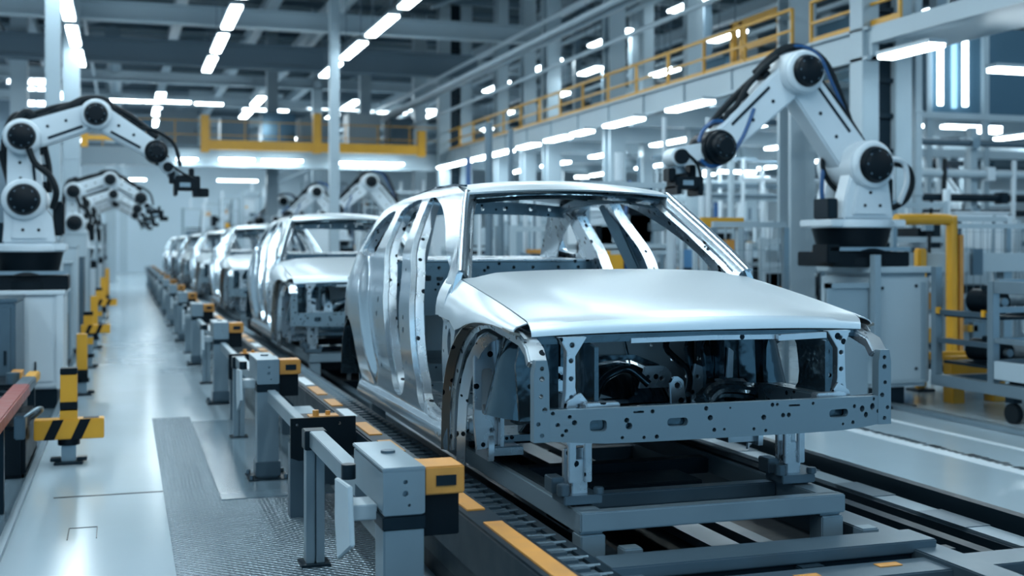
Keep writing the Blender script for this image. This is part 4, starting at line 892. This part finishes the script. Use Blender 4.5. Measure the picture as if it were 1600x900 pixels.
MB().box(0, .90, 0, 1.3, .22, 1.24).build('body', 'white', ped, .02); MB().box(-.02, .93, -.03, 1.33, 1.24, 1.29).build('top_plate', 'white', ped, .01)
MB().box(.08, .80, -.015, 0, .3, 1.18).build('door', 'white', ped, .004); MB().box(.84, .91, -.02, .02, .22, 1.24).build('corner_post', 'white', ped)
mb = MB(); mb.cyl((.36, -.03, 1.12), (.36, -.01, 1.12), .02, n=8).box(.62, .64, -.03, -.01, .36, .52).box(.1, .32, -.03, -.01, .38, .41); mb.build('latch', 'dark', ped)
MB().box(.05, .85, .05, 1.25, 0, .22).build('plinth', 'dark', ped)
for k, dy in enumerate((13.7, 21.5, 29.5)):
    dup(rl, (bL[0], bL[1] + dy, bL[2]), 'white robot arm on the left of the aisle, %s behind the largest one' % ['first', 'second', 'third'][k])
    dup(ped, (-1.55, 13.85 + dy, -.02), 'pale cabinet under the %s robot behind the largest left one' % ['first', 'second', 'third'][k])
# ------------------------------------------------------------------ left side of the aisle
t = thing('barrier_bar', 'worn red and grey barrier bar with a yellow tip, lower left edge', 'barrier', (-.79, 7.6, -.02))
pts = [(0, 0, .66), (0, 2.7, .62), (0, 3.5, .60), (0, 4.15, .585)]
MB().bar(pts[0], pts[1], .13, .09).build('red_section', 'red', t, .01)
MB().bar(pts[1], pts[2], .12, .085).build('grey_section', 'galv_dk', t, .01)
MB().bar(pts[2], pts[3], .10, .08).build('tip', 'yellow', t, .01)
for y in (.9, 3.72): MB().box(-.03, .03, y, y + .06, 0, .57).build('bracket', 'dark', t)
t = thing('drive_unit', 'black drive unit beside the aisle edge, lower left corner', 'machine', (-1.42, 9.75, -.02))
MB().box(0, .70, 0, 1.3, 0, .40).build('housing', 'black', t, .03)
MB().box(.05, .56, .05, 1.2, .40, .50).build('cover', 'dark', t, .025)
MB().box(.62, .70, -.012, .2, .30, .48).build('terminal_box', 'galv_dk', t, .01)
MB().tube([(.66, .02, .45), (.78, .1, .52), (.80, .3, .48), (.72, .45, .40)], .014).build('cable', 'galv', t)
mb = MB()
for k in range(4): mb.cyl((.15 + .13 * k, -.02, .2), (.15 + .13 * k, 0, .2), .02, n=6)
mb.build('bolt', 'dark', t)
t = thing('drive_unit', 'dark motor block behind the first yellow striped bollard', 'machine', (-1.35, 11.6, -.02))
MB().box(0, .47, 0, .85, 0, .52).build('housing', 'black', t, .03); MB().cyl((.3, -.2, .38), (.3, 0, .38), .10, n=16).build('motor', 'dark', t, .01); MB().cyl((.38, .1, .52), (.38, .1, .62), .06, n=14).build('cap', 'galv_dk', t); MB().box(.34, .44, .3, .6, .52, .6).build('connector', 'orange', t)
def stripes(t, x0, x1, y0, z0, z1, n):
    mb = MB()
    for k in range(n):
        a = x0 + (x1 - x0) * (k + .25) / n; b = a + (x1 - x0) / n * .4; s = (x1 - x0) / n * .35
        mb.prism([(a, z0), (b, z0), (b + s, z1), (a + s, z1)], y0 - .003, y0)
    mb.build('stripe', 'black', t)
def bollard(label, loc, h=.78, beam=None, plain=False):
    t = thing('guard_bollard', label, 'bollard', loc, 0, 'yellow guard bollards on the left of the aisle')
    MB().box(-.11, .11, -.11, .11, 0, .02).box(-.14, -.06, -.05, .05, .02, .05).box(.06, .14, -.05, .05, .02, .05).build('base_plate', 'dark', t, .004)
    MB().box(-.055, .055, -.055, .055, .02, .16).build('stub', 'galv', t, .004)
    MB().cyl((0, 0, .15), (0, 0, .20), .085, n=18).build('collar', 'black', t)
    MB().box(-.06, .06, -.06, .06, .20, h).build('column', 'yellow' if plain else 'galv', t, .006)
    if not plain:
        MB().box(-.064, .064, -.064, .064, h - .28, h - .04).build('yellow_sleeve', 'yellow', t, .004)
        MB().box(-.065, .065, -.065, .065, h - .04, h + .01).build('cap', 'black', t, .004)
        MB().box(-.066, .066, -.066, .066, h - .33, h - .26).build('black_band', 'black', t)
        MB().box(-.066, .066, -.066, .066, .34, .44).build('black_band', 'yellow', t)
    else: MB().box(-.065, .065, -.065, .065, .20, .30).build('black_band', 'black', t)
    if beam:
        a, b, z0, z1 = beam
        MB().box(a, b, -.075, .075, z0, z1).build('cross_beam', 'yellow', t, .006); stripes(t, a + .02, b - .10, -.075, z0, z1, 2)
        MB().box(b - .16, b - .04, -.05, .05, z1, z1 + .004).build('opening', 'black', t)
    return t
bollard('striped yellow and black bollard with a cross beam, nearest on the left', (-.43, 10.25, 0), .76, (-.26, .27, .20, .36))
bollard('plain yellow bollard standing second on the left of the aisle', (-.48, 14.9, 0), .72, plain=True)
bollard('striped yellow bollard with a small arm, third on the left of the aisle', (-.50, 18.2, 0), .8, (-.1, .30, .5, .62))
bollard('plain yellow bollard standing fourth on the left of the aisle', (-.50, 21.6, 0), .9, plain=True)
bollard('striped yellow bollard with an arm, fifth on the left of the aisle', (-.50, 25.5, 0), .9, (-.1, .35, .55, .68))
bollard('plain yellow bollard standing sixth on the left of the aisle', (-.50, 30.5, 0), 1.0, plain=True)
bollard('plain yellow bollard standing seventh, farthest on the left of the aisle', (-.50, 37.5, 0), 1.1, plain=True)
cabinet('control_cabinet', 'dark blue grey cabinet at the left edge, in front of the pale robot cabinet', 'cabinet', (-1.76, 12.6, -.02), .74, 1.1, 1.22, 'galv_dk')
t = thing('pipe_stand', 'small dark pipe stand by the left robot cabinet', 'stand', (-.76, 15.5, -.02))
MB().box(-.1, .1, -.1, .1, 0, .03).build('base', 'dark', t); MB().box(-.05, .05, -.05, .05, .03, .8).build('post', 'galv_dk', t); MB().box(-.14, .10, -.16, .16, .5, .95).build('junction_box', 'black', t, .01); MB().tube([(0, -.1, .9), (-.1, -.25, 1.1), (-.15, -.2, 1.4)], .025).build('cable', 'rubber', t)
specs = [(-1.30, 17.3, .46, 1.85, 'white2', 'white'), (-1.15, 19.0, .38, 1.50, 'grey', 'grey'), (-1.25, 20.8, .5, 1.75, 'white2', 'white'), (-1.10, 22.6, .4, 1.55, 'galv_dk', 'dark grey'), (-1.15, 24.2, .45, 2.0, 'white2', 'white'), (-1.15, 26.2, .45, 1.7, 'grey', 'grey'), (-1.15, 31.0, .45, 2.1, 'white2', 'white'), (-1.15, 34.2, .45, 1.9, 'grey', 'grey'), (-1.15, 39.0, .5, 2.4, 'white2', 'white'), (-1.15, 41.5, .5, 2.2, 'grey', 'grey'), (-1.15, 47.5, .5, 2.6, 'white2', 'white')]
for k, (x, y, w, h, m, cn) in enumerate(specs):
    cabinet('control_cabinet', 'narrow %s control cabinet on the left of the aisle, %s of its row' % (cn, ORD[k]), 'cabinet', (x, y, -.02), w, .9, h, m, group='control cabinets along the left of the aisle')
t = thing('pipe_stand', 'black valve stand with yellow fittings behind the largest left robot', 'stand', (-.98, 16.3, -.02))
MB().box(-.2, .2, -.2, .2, 0, .04).build('base', 'dark', t); MB().box(-.12, .12, -.12, .12, .04, 1.75).build('post', 'black', t, .01); MB().box(-.2, .16, -.16, .1, 1.35, 1.7).build('valve_block', 'black', t, .02); MB().cyl((.05, -.18, 1.62), (.05, -.12, 1.62), .035, n=10).cyl((.02, -.18, 1.95), (.02, -.1, 1.95), .03, n=10).cyl((.02, -.14, 1.75), (.02, -.14, 1.95), .015, n=6).build('fitting', 'yellow', t)
# ------------------------------------------------------------------ right side: rack cart, pipes, fence
t = thing('parts_cart', 'grey wheeled parts rack with blue bin, right edge beside the robot cabinet', 'cart', (8.25, 8.2, 0))
B = lambda mb, n, m, bv=.004: mb.build(n, m, t, bv, Vector((-8.25, -8.2, 0)))
B(MB().box(8.27, 8.36, 8.25, 10.80, .26, .38), 'side_beam', 'galv'); B(MB().box(9.55, 9.64, 8.25, 10.80, .26, .38), 'side_beam', 'galv_dk')
for y in (8.25, 9.80, 10.71): B(MB().box(8.36, 9.55, y, y + .09, .27, .36), 'cross_beam', 'galv_dk')
for y in (8.6, 9.62):
    for x in (8.34, 9.5):
        w = B(MB().cyl((x - .03, y, .10), (x + .03, y, .10), .10, n=18), 'wheel', 'rubber', 0)
        MB().box(x - .05, x + .05, y - .06, y + .06, .205, .26).build('fork', 'dark', w, 0, Vector((-8.25, -8.2, 0)))
for x, y, h in ((8.27, 10.71, 1.53), (8.27, 9.83, 1.40), (9.55, 10.71, 1.53), (9.55, 9.83, 1.4), (8.27, 8.27, 1.45)): B(MB().box(x, x + .085, y, y + .085, .38, h), 'upright', 'galv')
for z, w in ((1.30, .12), (1.08, .06), (.78, .05), (.56, .05)): B(MB().box(8.355, 9.55, 9.84, 9.90, z, z + w), 'rail', 'galv')
for z in (1.02, .72): B(MB().box(8.28, 8.34, 9.915, 10.71, z, z + .055), 'rail', 'galv_dk')
B(MB().box(8.28, 8.34, 8.36, 9.83, 1.28, 1.40), 'rail', 'galv'); B(MB().box(8.28, 8.34, 8.36, 9.83, .78, .83), 'rail', 'galv'); B(MB().box(8.28, 8.34, 8.36, 9.83, .42, .60), 'side_panel', 'white2')
for z in (.50, 1.0): B(MB().box(8.36, 9.55, 9.95, 10.7, z, z + .03), 'shelf', 'dark')
for y in (9.95, 10.66): B(MB().box(8.262, 8.30, y, y + .05, 1.03, 1.10), 'clip', 'yellow')
B(MB().box(8.40, 9.5, 8.4, 9.75, .38, .41), 'deck', 'dark')
for k, (x, y, z, r, L, m, nm) in enumerate(((8.62, 10.05, .66, .12, .5, 'black', 'black'), (9.15, 10.1, .64, .10, .45, 'white2', 'pale'), (8.6, 10.1, 1.18, .13, .4, 'black', 'black'), (9.1, 10.05, 1.16, .12, .5, 'galv_dk', 'grey'))):
    q = thing('gear_motor', '%s gear motor lying on the %s shelf of the parts rack, %s' % (nm, 'lower' if k < 2 else 'upper', 'towards the aisle' if k % 2 == 0 else 'away from the aisle'), 'motor', (x, y, z - r - .005), 0, 'gear motors on the parts rack')
    MB().cyl((0, 0, r), (0, L, r), r, n=18).build('housing', m, q, .015)
    mb = MB()
    for j in range(6): mb.cyl((0, .06 + j * L / 7, r), (0, .085 + j * L / 7, r), r * .99 + .004, n=18)
    mb.build('cooling_rib', m, q); MB().box(-r * .6, r * .6, .02, L * .8, 0, .03).build('foot', 'dark', q); MB().box(-.06, .06, L * .3, L * .6, r * 1.9, r * 2.3).build('terminal_box', 'dark', q, .01); MB().cyl((0, -.06, r), (0, 0, r), r * .35, n=12).build('shaft', 'orange' if k == 1 else 'galv', q)
q = thing('parts_bin', 'blue plastic parts bin on the deck of the wheeled rack, right edge', 'bin', (8.48, 8.6, .415))
MB().box(0, .8, 0, .03, 0, .26).box(0, .8, .87, .9, 0, .26).box(0, .03, .03, .87, 0, .26).box(.77, .8, .03, .87, 0, .26).box(.03, .77, .03, .87, 0, .03).build('body', 'bluepaint', q); MB().box(-.02, .82, -.02, .0, .23, .27).box(-.02, 0, 0, .9, .23, .27).build('rim', 'bluepaint', q)
t = thing('yellow_rail_stand', 'yellow bent pipe guard behind the robot cabinet on the right', 'guard', (10.1, 13.0, 0))
a, b, c = P(1400, 343, Y=13), P(1487, 343, Y=13), P(1487, 415, Y=13)
mb = MB(); mb.tube([(a.x - 10.1, 0, a.z), (b.x - 10.1 - .12, 0, b.z), (b.x - 10.1 - .02, 0, b.z - .04), (b.x - 10.1, 0, b.z - .14), (c.x - 10.1, 0, .03)], .075, 12, 5).build('pipe', 'yellow', t)
MB().box(b.x - 10.1 - .15, b.x - 10.1 + .15, -.15, .15, 0, .03).build('base_plate', 'dark', t)
MB().box(b.x - 10.1 + .08, b.x - 10.1 + .14, -.06, .06, .03, b.z - .2).build('back_post', 'orange', t)
t = thing('guard_bollard', 'short yellow bollard right behind the robot cabinet', 'bollard', (9.05, 12.15, 0))
a = P(1438, 388, Y=12.15); MB().box(a.x - 9.05 - .06, a.x - 9.05 + .06, -.06, .06, .03, a.z).build('column', 'yellow', t, .02); MB().box(a.x - 9.05 - .12, a.x - 9.05 + .12, -.12, .12, 0, .03).build('base_plate', 'dark', t)
t = thing('machine_beam', 'wide white horizontal machine beam behind the parts rack, right edge', 'beam', (9.3, 13.4, 0))
MB().box(0, 6, 0, .25, 1.40, 1.66).build('beam', 'white2', t, .01)
for x in (.1, 2.2, 4.4): MB().box(x, x + .14, .05, .2, 0, 1.40).build('leg', 'galv', t)
for x in (.7, 1.6, 2.9, 3.6): MB().box(x, x + .16, -.06, 0, 1.36, 1.72).build('clamp', 'galv_dk', t)
t = thing('machine_plinth', 'low yellow machine base behind the parts rack', 'frame', (8.75, 11.05, 0))
MB().box(0, 2.2, 0, .16, .30, .52).build('front_beam', 'yellow', t, .008); MB().box(0, 2.2, .9, 1.02, .30, .48).build('rear_beam', 'yellow', t, .008)
for x in (0, .55, 2.05): MB().box(x, x + .16, -.01, .16, 0, .30).build('leg', 'yellow', t, .006)
MB().box(.05, 2.1, .16, .9, .34, .40).build('tray', 'dark', t)
random.seed(21)
def machine(label, loc, w, d, h, seed, group='machine units behind the car line', hue=0):
    """open white machine frame with dark gear boxes, pipes and yellow clamps"""
    r = random.Random(seed); t = thing('machine_unit', label, 'machine', loc, 0, group)
    pw = r.uniform(.07, .12)
    for x in (0, w - pw):
        for y in (0, d - pw): MB().box(x, x + pw, y, y + pw, 0, h).build('post', r.choice(('white', 'white2', 'galv')), t)
    zs = sorted(r.uniform(.3, h - .2) for _ in range(3)) + [h - .1]
    for z in zs: MB().box(pw, w - pw, .01, pw - .01, z, z + .08).build('cross_rail', 'white2', t)
    for z in zs[::2]: MB().box(pw, w - pw, d - pw + .01, d - .01, z, z + .08).build('back_rail', 'white2', t)
    for k in range(r.randint(4, 7)):
        x = r.uniform(pw, w * .6); z = r.uniform(.2, h * .8); ww = r.uniform(.15, .5) * w; hh = r.uniform(.15, .7)
        MB().box(x, min(w - pw, x + ww), .10, d * .8, z, z + hh).build('gear_box', r.choice(('black', 'black', 'dark', 'grey', 'glassy', 'white2', 'bluepaint')), t, .012)
    for k in range(r.randint(3, 6)):
        x = r.uniform(pw, w - .3); z = r.uniform(.3, h * .9)
        MB().box(x, x + r.uniform(.06, .3), -.05, .06, z, z + r.uniform(.06, .3)).build('clamp', r.choice(('yellow', 'orange', 'galv')), t, .006)
    x = r.uniform(.2, w - .2); MB().tube([(x, -.03, .1), (x + .05, -.06, h * .4), (x - .04, -.03, h * .7), (x + .1, .1, h)], .025).build('hose', r.choice(('rubber', 'rubber', 'galv', 'blue')), t)
    x = r.uniform(pw, w * .5); MB().box(x, min(w - pw, x + r.uniform(.3, .8)), d * .4, d * .45, .15, h * r.uniform(.5, .95)).build('back_panel', r.choice(('white', 'white2', 'wall')), t)
    x = r.uniform(.1, w * .5); MB().cyl((x, .2, h), (x, .2, h + r.uniform(.2, .6)), .06, n=10).build('signal_mast', 'white', t)
    return t
ROW = [('first', 5.6, 14.6), ('second', 6.0, 18.5), ('third', 5.9, 23.0), ('fourth', 5.6, 28.5), ('fifth', 5.4, 34.5)]
sd = 40
for rn, x0, y in ROW:
    n = 7 if y < 25 else 8; x = x0
    for k in range(n):
        random.seed(sd); w = random.uniform(.9, 1.7); h = random.uniform(1.6, 2.75)
        if not (y < 15 and 6.9 < x + w and x < 8.8) and not (17 < y < 20 and x + w > 12.8) and x + w < 17 and not (33 < y < 36 and 4.6 < x + w and x < 7.4):
            q = machine('white machine frame with gear boxes, number %s from left, %s row behind cars' % (['one', 'two', 'three', 'four', 'five', 'six', 'seven', 'eight'][k], rn), (x, y + random.uniform(-.4, .4), 0), w, .9, h, sd)
        x += w + random.uniform(.15, .7); sd += 1
k = 0
for x, y, w, h, m, cn in ((6.55, 16.8, .8, 2.2, 'white', 'white'), (7.9, 20.8, .9, 2.4, 'white', 'white'), (9.4, 21.0, .8, 2.3, 'white2', 'pale grey'), (6.6, 26.0, .9, 2.4, 'white', 'white'), (8.6, 26.3, 1.1, 2.3, 'grey', 'grey'), (12.4, 31.2, .9, 2.5, 'white', 'white'), (6.2, 32.0, 1.0, 2.5, 'white', 'white'), (8.0, 32.2, 1.2, 2.3, 'white2', 'pale grey'), (5.2, 38.5, 1.2, 2.6, 'white', 'white'), (7.2, 38.0, 1.2, 2.6, 'white', 'white'), (13.2, 16.6, 1.1, 2.3, 'white', 'white'), (15.2, 15.6, 1.2, 2.4, 'white2', 'pale grey')):
    cabinet('equipment_cabinet', 'tall %s equipment cabinet among the machines behind the cars, %s' % (cn, ORD[k]), 'cabinet', (x, y, 0), w, .8, h, m, nd=2, group='equipment cabinets behind the car line'); k += 1
def fence(label, x0, x1, y, h):
    t = thing('safety_fence', label, 'fence', (x0, y, 0)); n = max(1, round((x1 - x0) / 1.0))
    for k in range(n + 1):
        x = (x1 - x0) * k / n; MB().box(x - .035, x + .035, -.035, .035, .02, h).build('post', 'galv', t); MB().box(x - .08, x + .08, -.08, .08, 0, .02).build('foot', 'dark', t)
    MB().box(0, x1 - x0, -.03, .03, h, h + .07).build('top_rail', 'white2', t); MB().box(0, x1 - x0, -.02, .02, .12, .17).build('bottom_rail', 'galv', t)
    mb = MB()
    for k in range(int((x1 - x0) / .12)): mb.box(.06 + .12 * k, .066 + .12 * k, -.004, .004, .17, h)
    for k in range(int(h / .25)): mb.box(0, x1 - x0, -.003, .003, .25 * k + .2, .25 * k + .206)
    mb.build('mesh_panel', 'galv', t)
fence('grey wire safety fence between the windscreen pillar and the big robot', 6.75, 7.75, 12.9, 1.98)
fence('grey wire safety fence behind the parts rack at the right edge', 10.9, 14.9, 13.85, 2.0)
t = thing('guard_rail_bar', 'short yellow bar beyond the windscreen pillar, left of the wire fence', 'bar', (5.9, 13.6, 0))
a, b = P(1095, 347, Y=13.6), P(1160, 347, Y=13.6); MB().box(a.x - 5.9, b.x - 5.9, -.04, .04, a.z - .07, a.z + .06).build('bar', 'yellow', t)
MB().box(a.x - 5.9, a.x - 5.9 + .08, -.04, .04, .02, a.z - .07).build('post', 'white2', t); MB().box(b.x - 5.9 - .08, b.x - 5.9, -.04, .04, .02, a.z - .07).build('post', 'white2', t)
# enclosure with tall light strips, upper right
t = thing('machine_enclosure', 'tall dark blue panelled enclosure with light strips, upper right corner', 'enclosure', (13.4, 19.5, 0))
MB().box(0, 9, .1, .3, 4.35, 6.1).build('panel', 'glassy', t)
for k in range(7): MB().box(.1 + 1.35 * k, .22 + 1.35 * k, 0, .1, 0, 6.1).build('post', 'struct', t)
MB().box(0, 9, -.02, .1, 4.25, 4.37).build('sill_beam', 'white2', t); MB().box(0, 9, .02, .22, 3.5, 3.65).build('lower_beam', 'white2', t)
for px in (1471, 1510):
    q = P(px, 100, Y=19.4); MB().box(q.x - 13.4 - .05, q.x - 13.4 + .05, -.10, -.03, 4.5, 5.85).build('light_strip', 'lampsoft', t, .01)
t = thing('pipe_rack', 'white pipe rack with stacked horizontal pipes below the dark enclosure, right edge', 'pipe rack', (11.6, 17.8, 0))
for x in (.05, 2.9, 5.8): MB().box(x, x + .14, 0, .14, 0, 3.9).build('post', 'struct', t)
for k, (z, r, m) in enumerate(((3.6, .06, 'galv_dk'), (3.05, .08, 'white2'), (2.62, .07, 'dark'), (2.35, .06, 'dark'), (2.1, .08, 'struct'), (1.8, .05, 'galv_dk'))):
    MB().cyl((-.2, -.02 - r, z), (6.4, -.02 - r, z), r, n=12).build('pipe', m, t)
    for j in range(3): MB().box(.9 + 1.9 * j + .3 * (k % 3), 1.05 + 1.9 * j + .3 * (k % 3), -.06 - 2 * r, -.01, z - r * 1.5, z + r * 1.5).build('pipe_clamp', ('dark', 'galv', 'white')[(j + k) % 3], t)
for j, x in enumerate((.7, 2.2, 3.7, 5.0)): MB().tube([(x, -.12, .3), (x + .05, -.2, 1.3), (x - .05, -.2, 2.2), (x + .02, -.15, 3.3)], .045, 8).build('riser', ('blue', 'rubber', 'white', 'blue')[j], t)
# more robots among the machines
q = P(572, 288, Y=34); dup(rb, (q.x + .85, 34, 1.532), 'white robot arm with dark joint caps rising behind the second car body')
dup(rb, (18.0, 22.6, 1.532), 'white robot arm at the far right edge under the bright lamps')
for yy, lb in ((41, 'nearer'), (50, 'farther')):
    dup(rb, (7.0, yy, 1.532), 'white robot arm beyond the second car body, %s of two distant ones' % lb)
    cabinet('robot_pedestal', 'pale cabinet under the %s of two distant robots right of the line' % lb, 'cabinet', (6.5, yy - .4, 0), 1.0, .9, 1.45, 'white2', group='robot pedestals')
cabinet('robot_pedestal', 'pale cabinet under the robot behind the second car body', 'cabinet', (q.x + .4, 33.6, 0), 1.0, .9, 1.45, 'white2', group='robot pedestals')
cabinet('robot_pedestal', 'pale cabinet under the robot at the far right edge', 'cabinet', (17.5, 22.2, 0), 1.0, .9, 1.45, 'white2', group='robot pedestals')
# far equipment at the end of the aisle and on the upper level
k = 0
for px, Y, w, h in ((345, 66.4, 1.0, 4.4), (380, 66.2, 1.2, 4.8), (405, 64.4, 1.2, 4.4), (476, 52, 1.2, 4.6), (508, 48.8, 1.0, 4.4), (540, 45.5, 1.0, 3.8), (568, 43.8, .7, 3.7), (610, 42.6, 1.1, 3.8), (655, 42.4, 1.1, 3.6), (318, 69, 1.6, 4.2), (285, 72, 1.6, 4.0)):
    q = P(px, 300, Y=Y); machine('pale machine tower at the far end of the hall, %s from the left' % ['third', 'fourth', 'fifth', 'sixth', 'seventh', 'eighth', 'ninth', 'tenth', 'eleventh', 'second', 'first'][k], (q.x, Y, 0), w, 1.2, h, 200 + k, 'machine towers at the end of the hall'); k += 1
k = 0
for px, Y, w, h in ((345, 43.5, 1.0, 1.3), (410, 44, 1.2, 1.6), (470, 43.5, 1.1, 1.4), (545, 44, 1.2, 1.7), (610, 43.5, .9, 1.5), (180, 45, 1.3, 1.4), (250, 44, 1.3, 1.6)):
    q = P(px, 200, Y=Y); cabinet('ventilation_unit', 'grey ventilation unit on the back mezzanine, %s' % ['third from the left', 'fourth from the left', 'fifth from the left', 'sixth from the left', 'rightmost', 'leftmost', 'second from the left'][k], 'unit', (q.x, Y, 5.0), w, 1.2, h, ('galv_dk', 'glassy', 'grey', 'white2')[k % 4], group='units on the back mezzanine'); k += 1
k = 0
for y, m in ((21.6, 'glassy'), (23.4, 'white2'), (25.2, 'grey'), (27.2, 'glassy'), (29.2, 'white2'), (31.4, 'galv_dk'), (33.5, 'white2'), (37, 'glassy')):
    cabinet('ventilation_unit', 'boxy unit on the right upper walkway behind the yellow railing, %s' % ORD[k], 'unit', (XM + 3.6 + (k % 3) * .8, y, zdeck - .02), 1.8, 1.4, 1.5 + .35 * (k % 3), m, group='units on the right upper walkway'); k += 1
for x in (12.5, 15.5): 
    for k in range(6): boxcol_y = 15 + 5 * k; S(MB().box(x - .12, x + .12, boxcol_y - .12, boxcol_y + .12, zdeck - .02, 12.4), 'upper_column', 'struct2' if k % 2 else 'struct')
# wall-side strips of light far away in the hall
k = 0
for px0, px1, py, Y in ((60, 130, 20, 70), (560, 640, 175, 60), (480, 560, 172, 60), (380, 450, 172, 62), (620, 680, 172, 58)):
    a, b = P(px0, py, Y=Y), P(px1, py, Y=Y)
    lamp(Y, a.x, b.x, min(a.z, 9), .3, 'dim distant lamp high at the back of the hall, %s' % ['top left corner', 'second from the right', 'third from the right', 'leftmost over the mezzanine', 'rightmost'][k], 'distant lamps at the back', 'x'); k += 1
# ------------------------------------------------------------------ light
w = bpy.data.worlds.new('hall_air'); SC.world = w; w.use_nodes = True
bg = w.node_tree.nodes['Background']; bg.inputs[0].default_value = (.36, .68, .95, 1); bg.inputs[1].default_value = .75
SC.view_settings.view_transform = 'Standard'; SC.view_settings.look = 'None'; SC.view_settings.gamma = 1; SC.view_settings.use_curve_mapping = False
SC.view_settings.exposure = 0.35
SC.cycles.use_denoising = True
SC.cycles.max_bounces = 6; SC.cycles.diffuse_bounces = 3; SC.cycles.glossy_bounces = 4
SC.cycles.sample_clamp_indirect = 3; SC.cycles.sample_clamp_direct = 12; SC.cycles.blur_glossy = 1.0
SC.cycles.use_adaptive_sampling = False; SC.cycles.caustics_reflective = False; SC.cycles.caustics_refractive = False
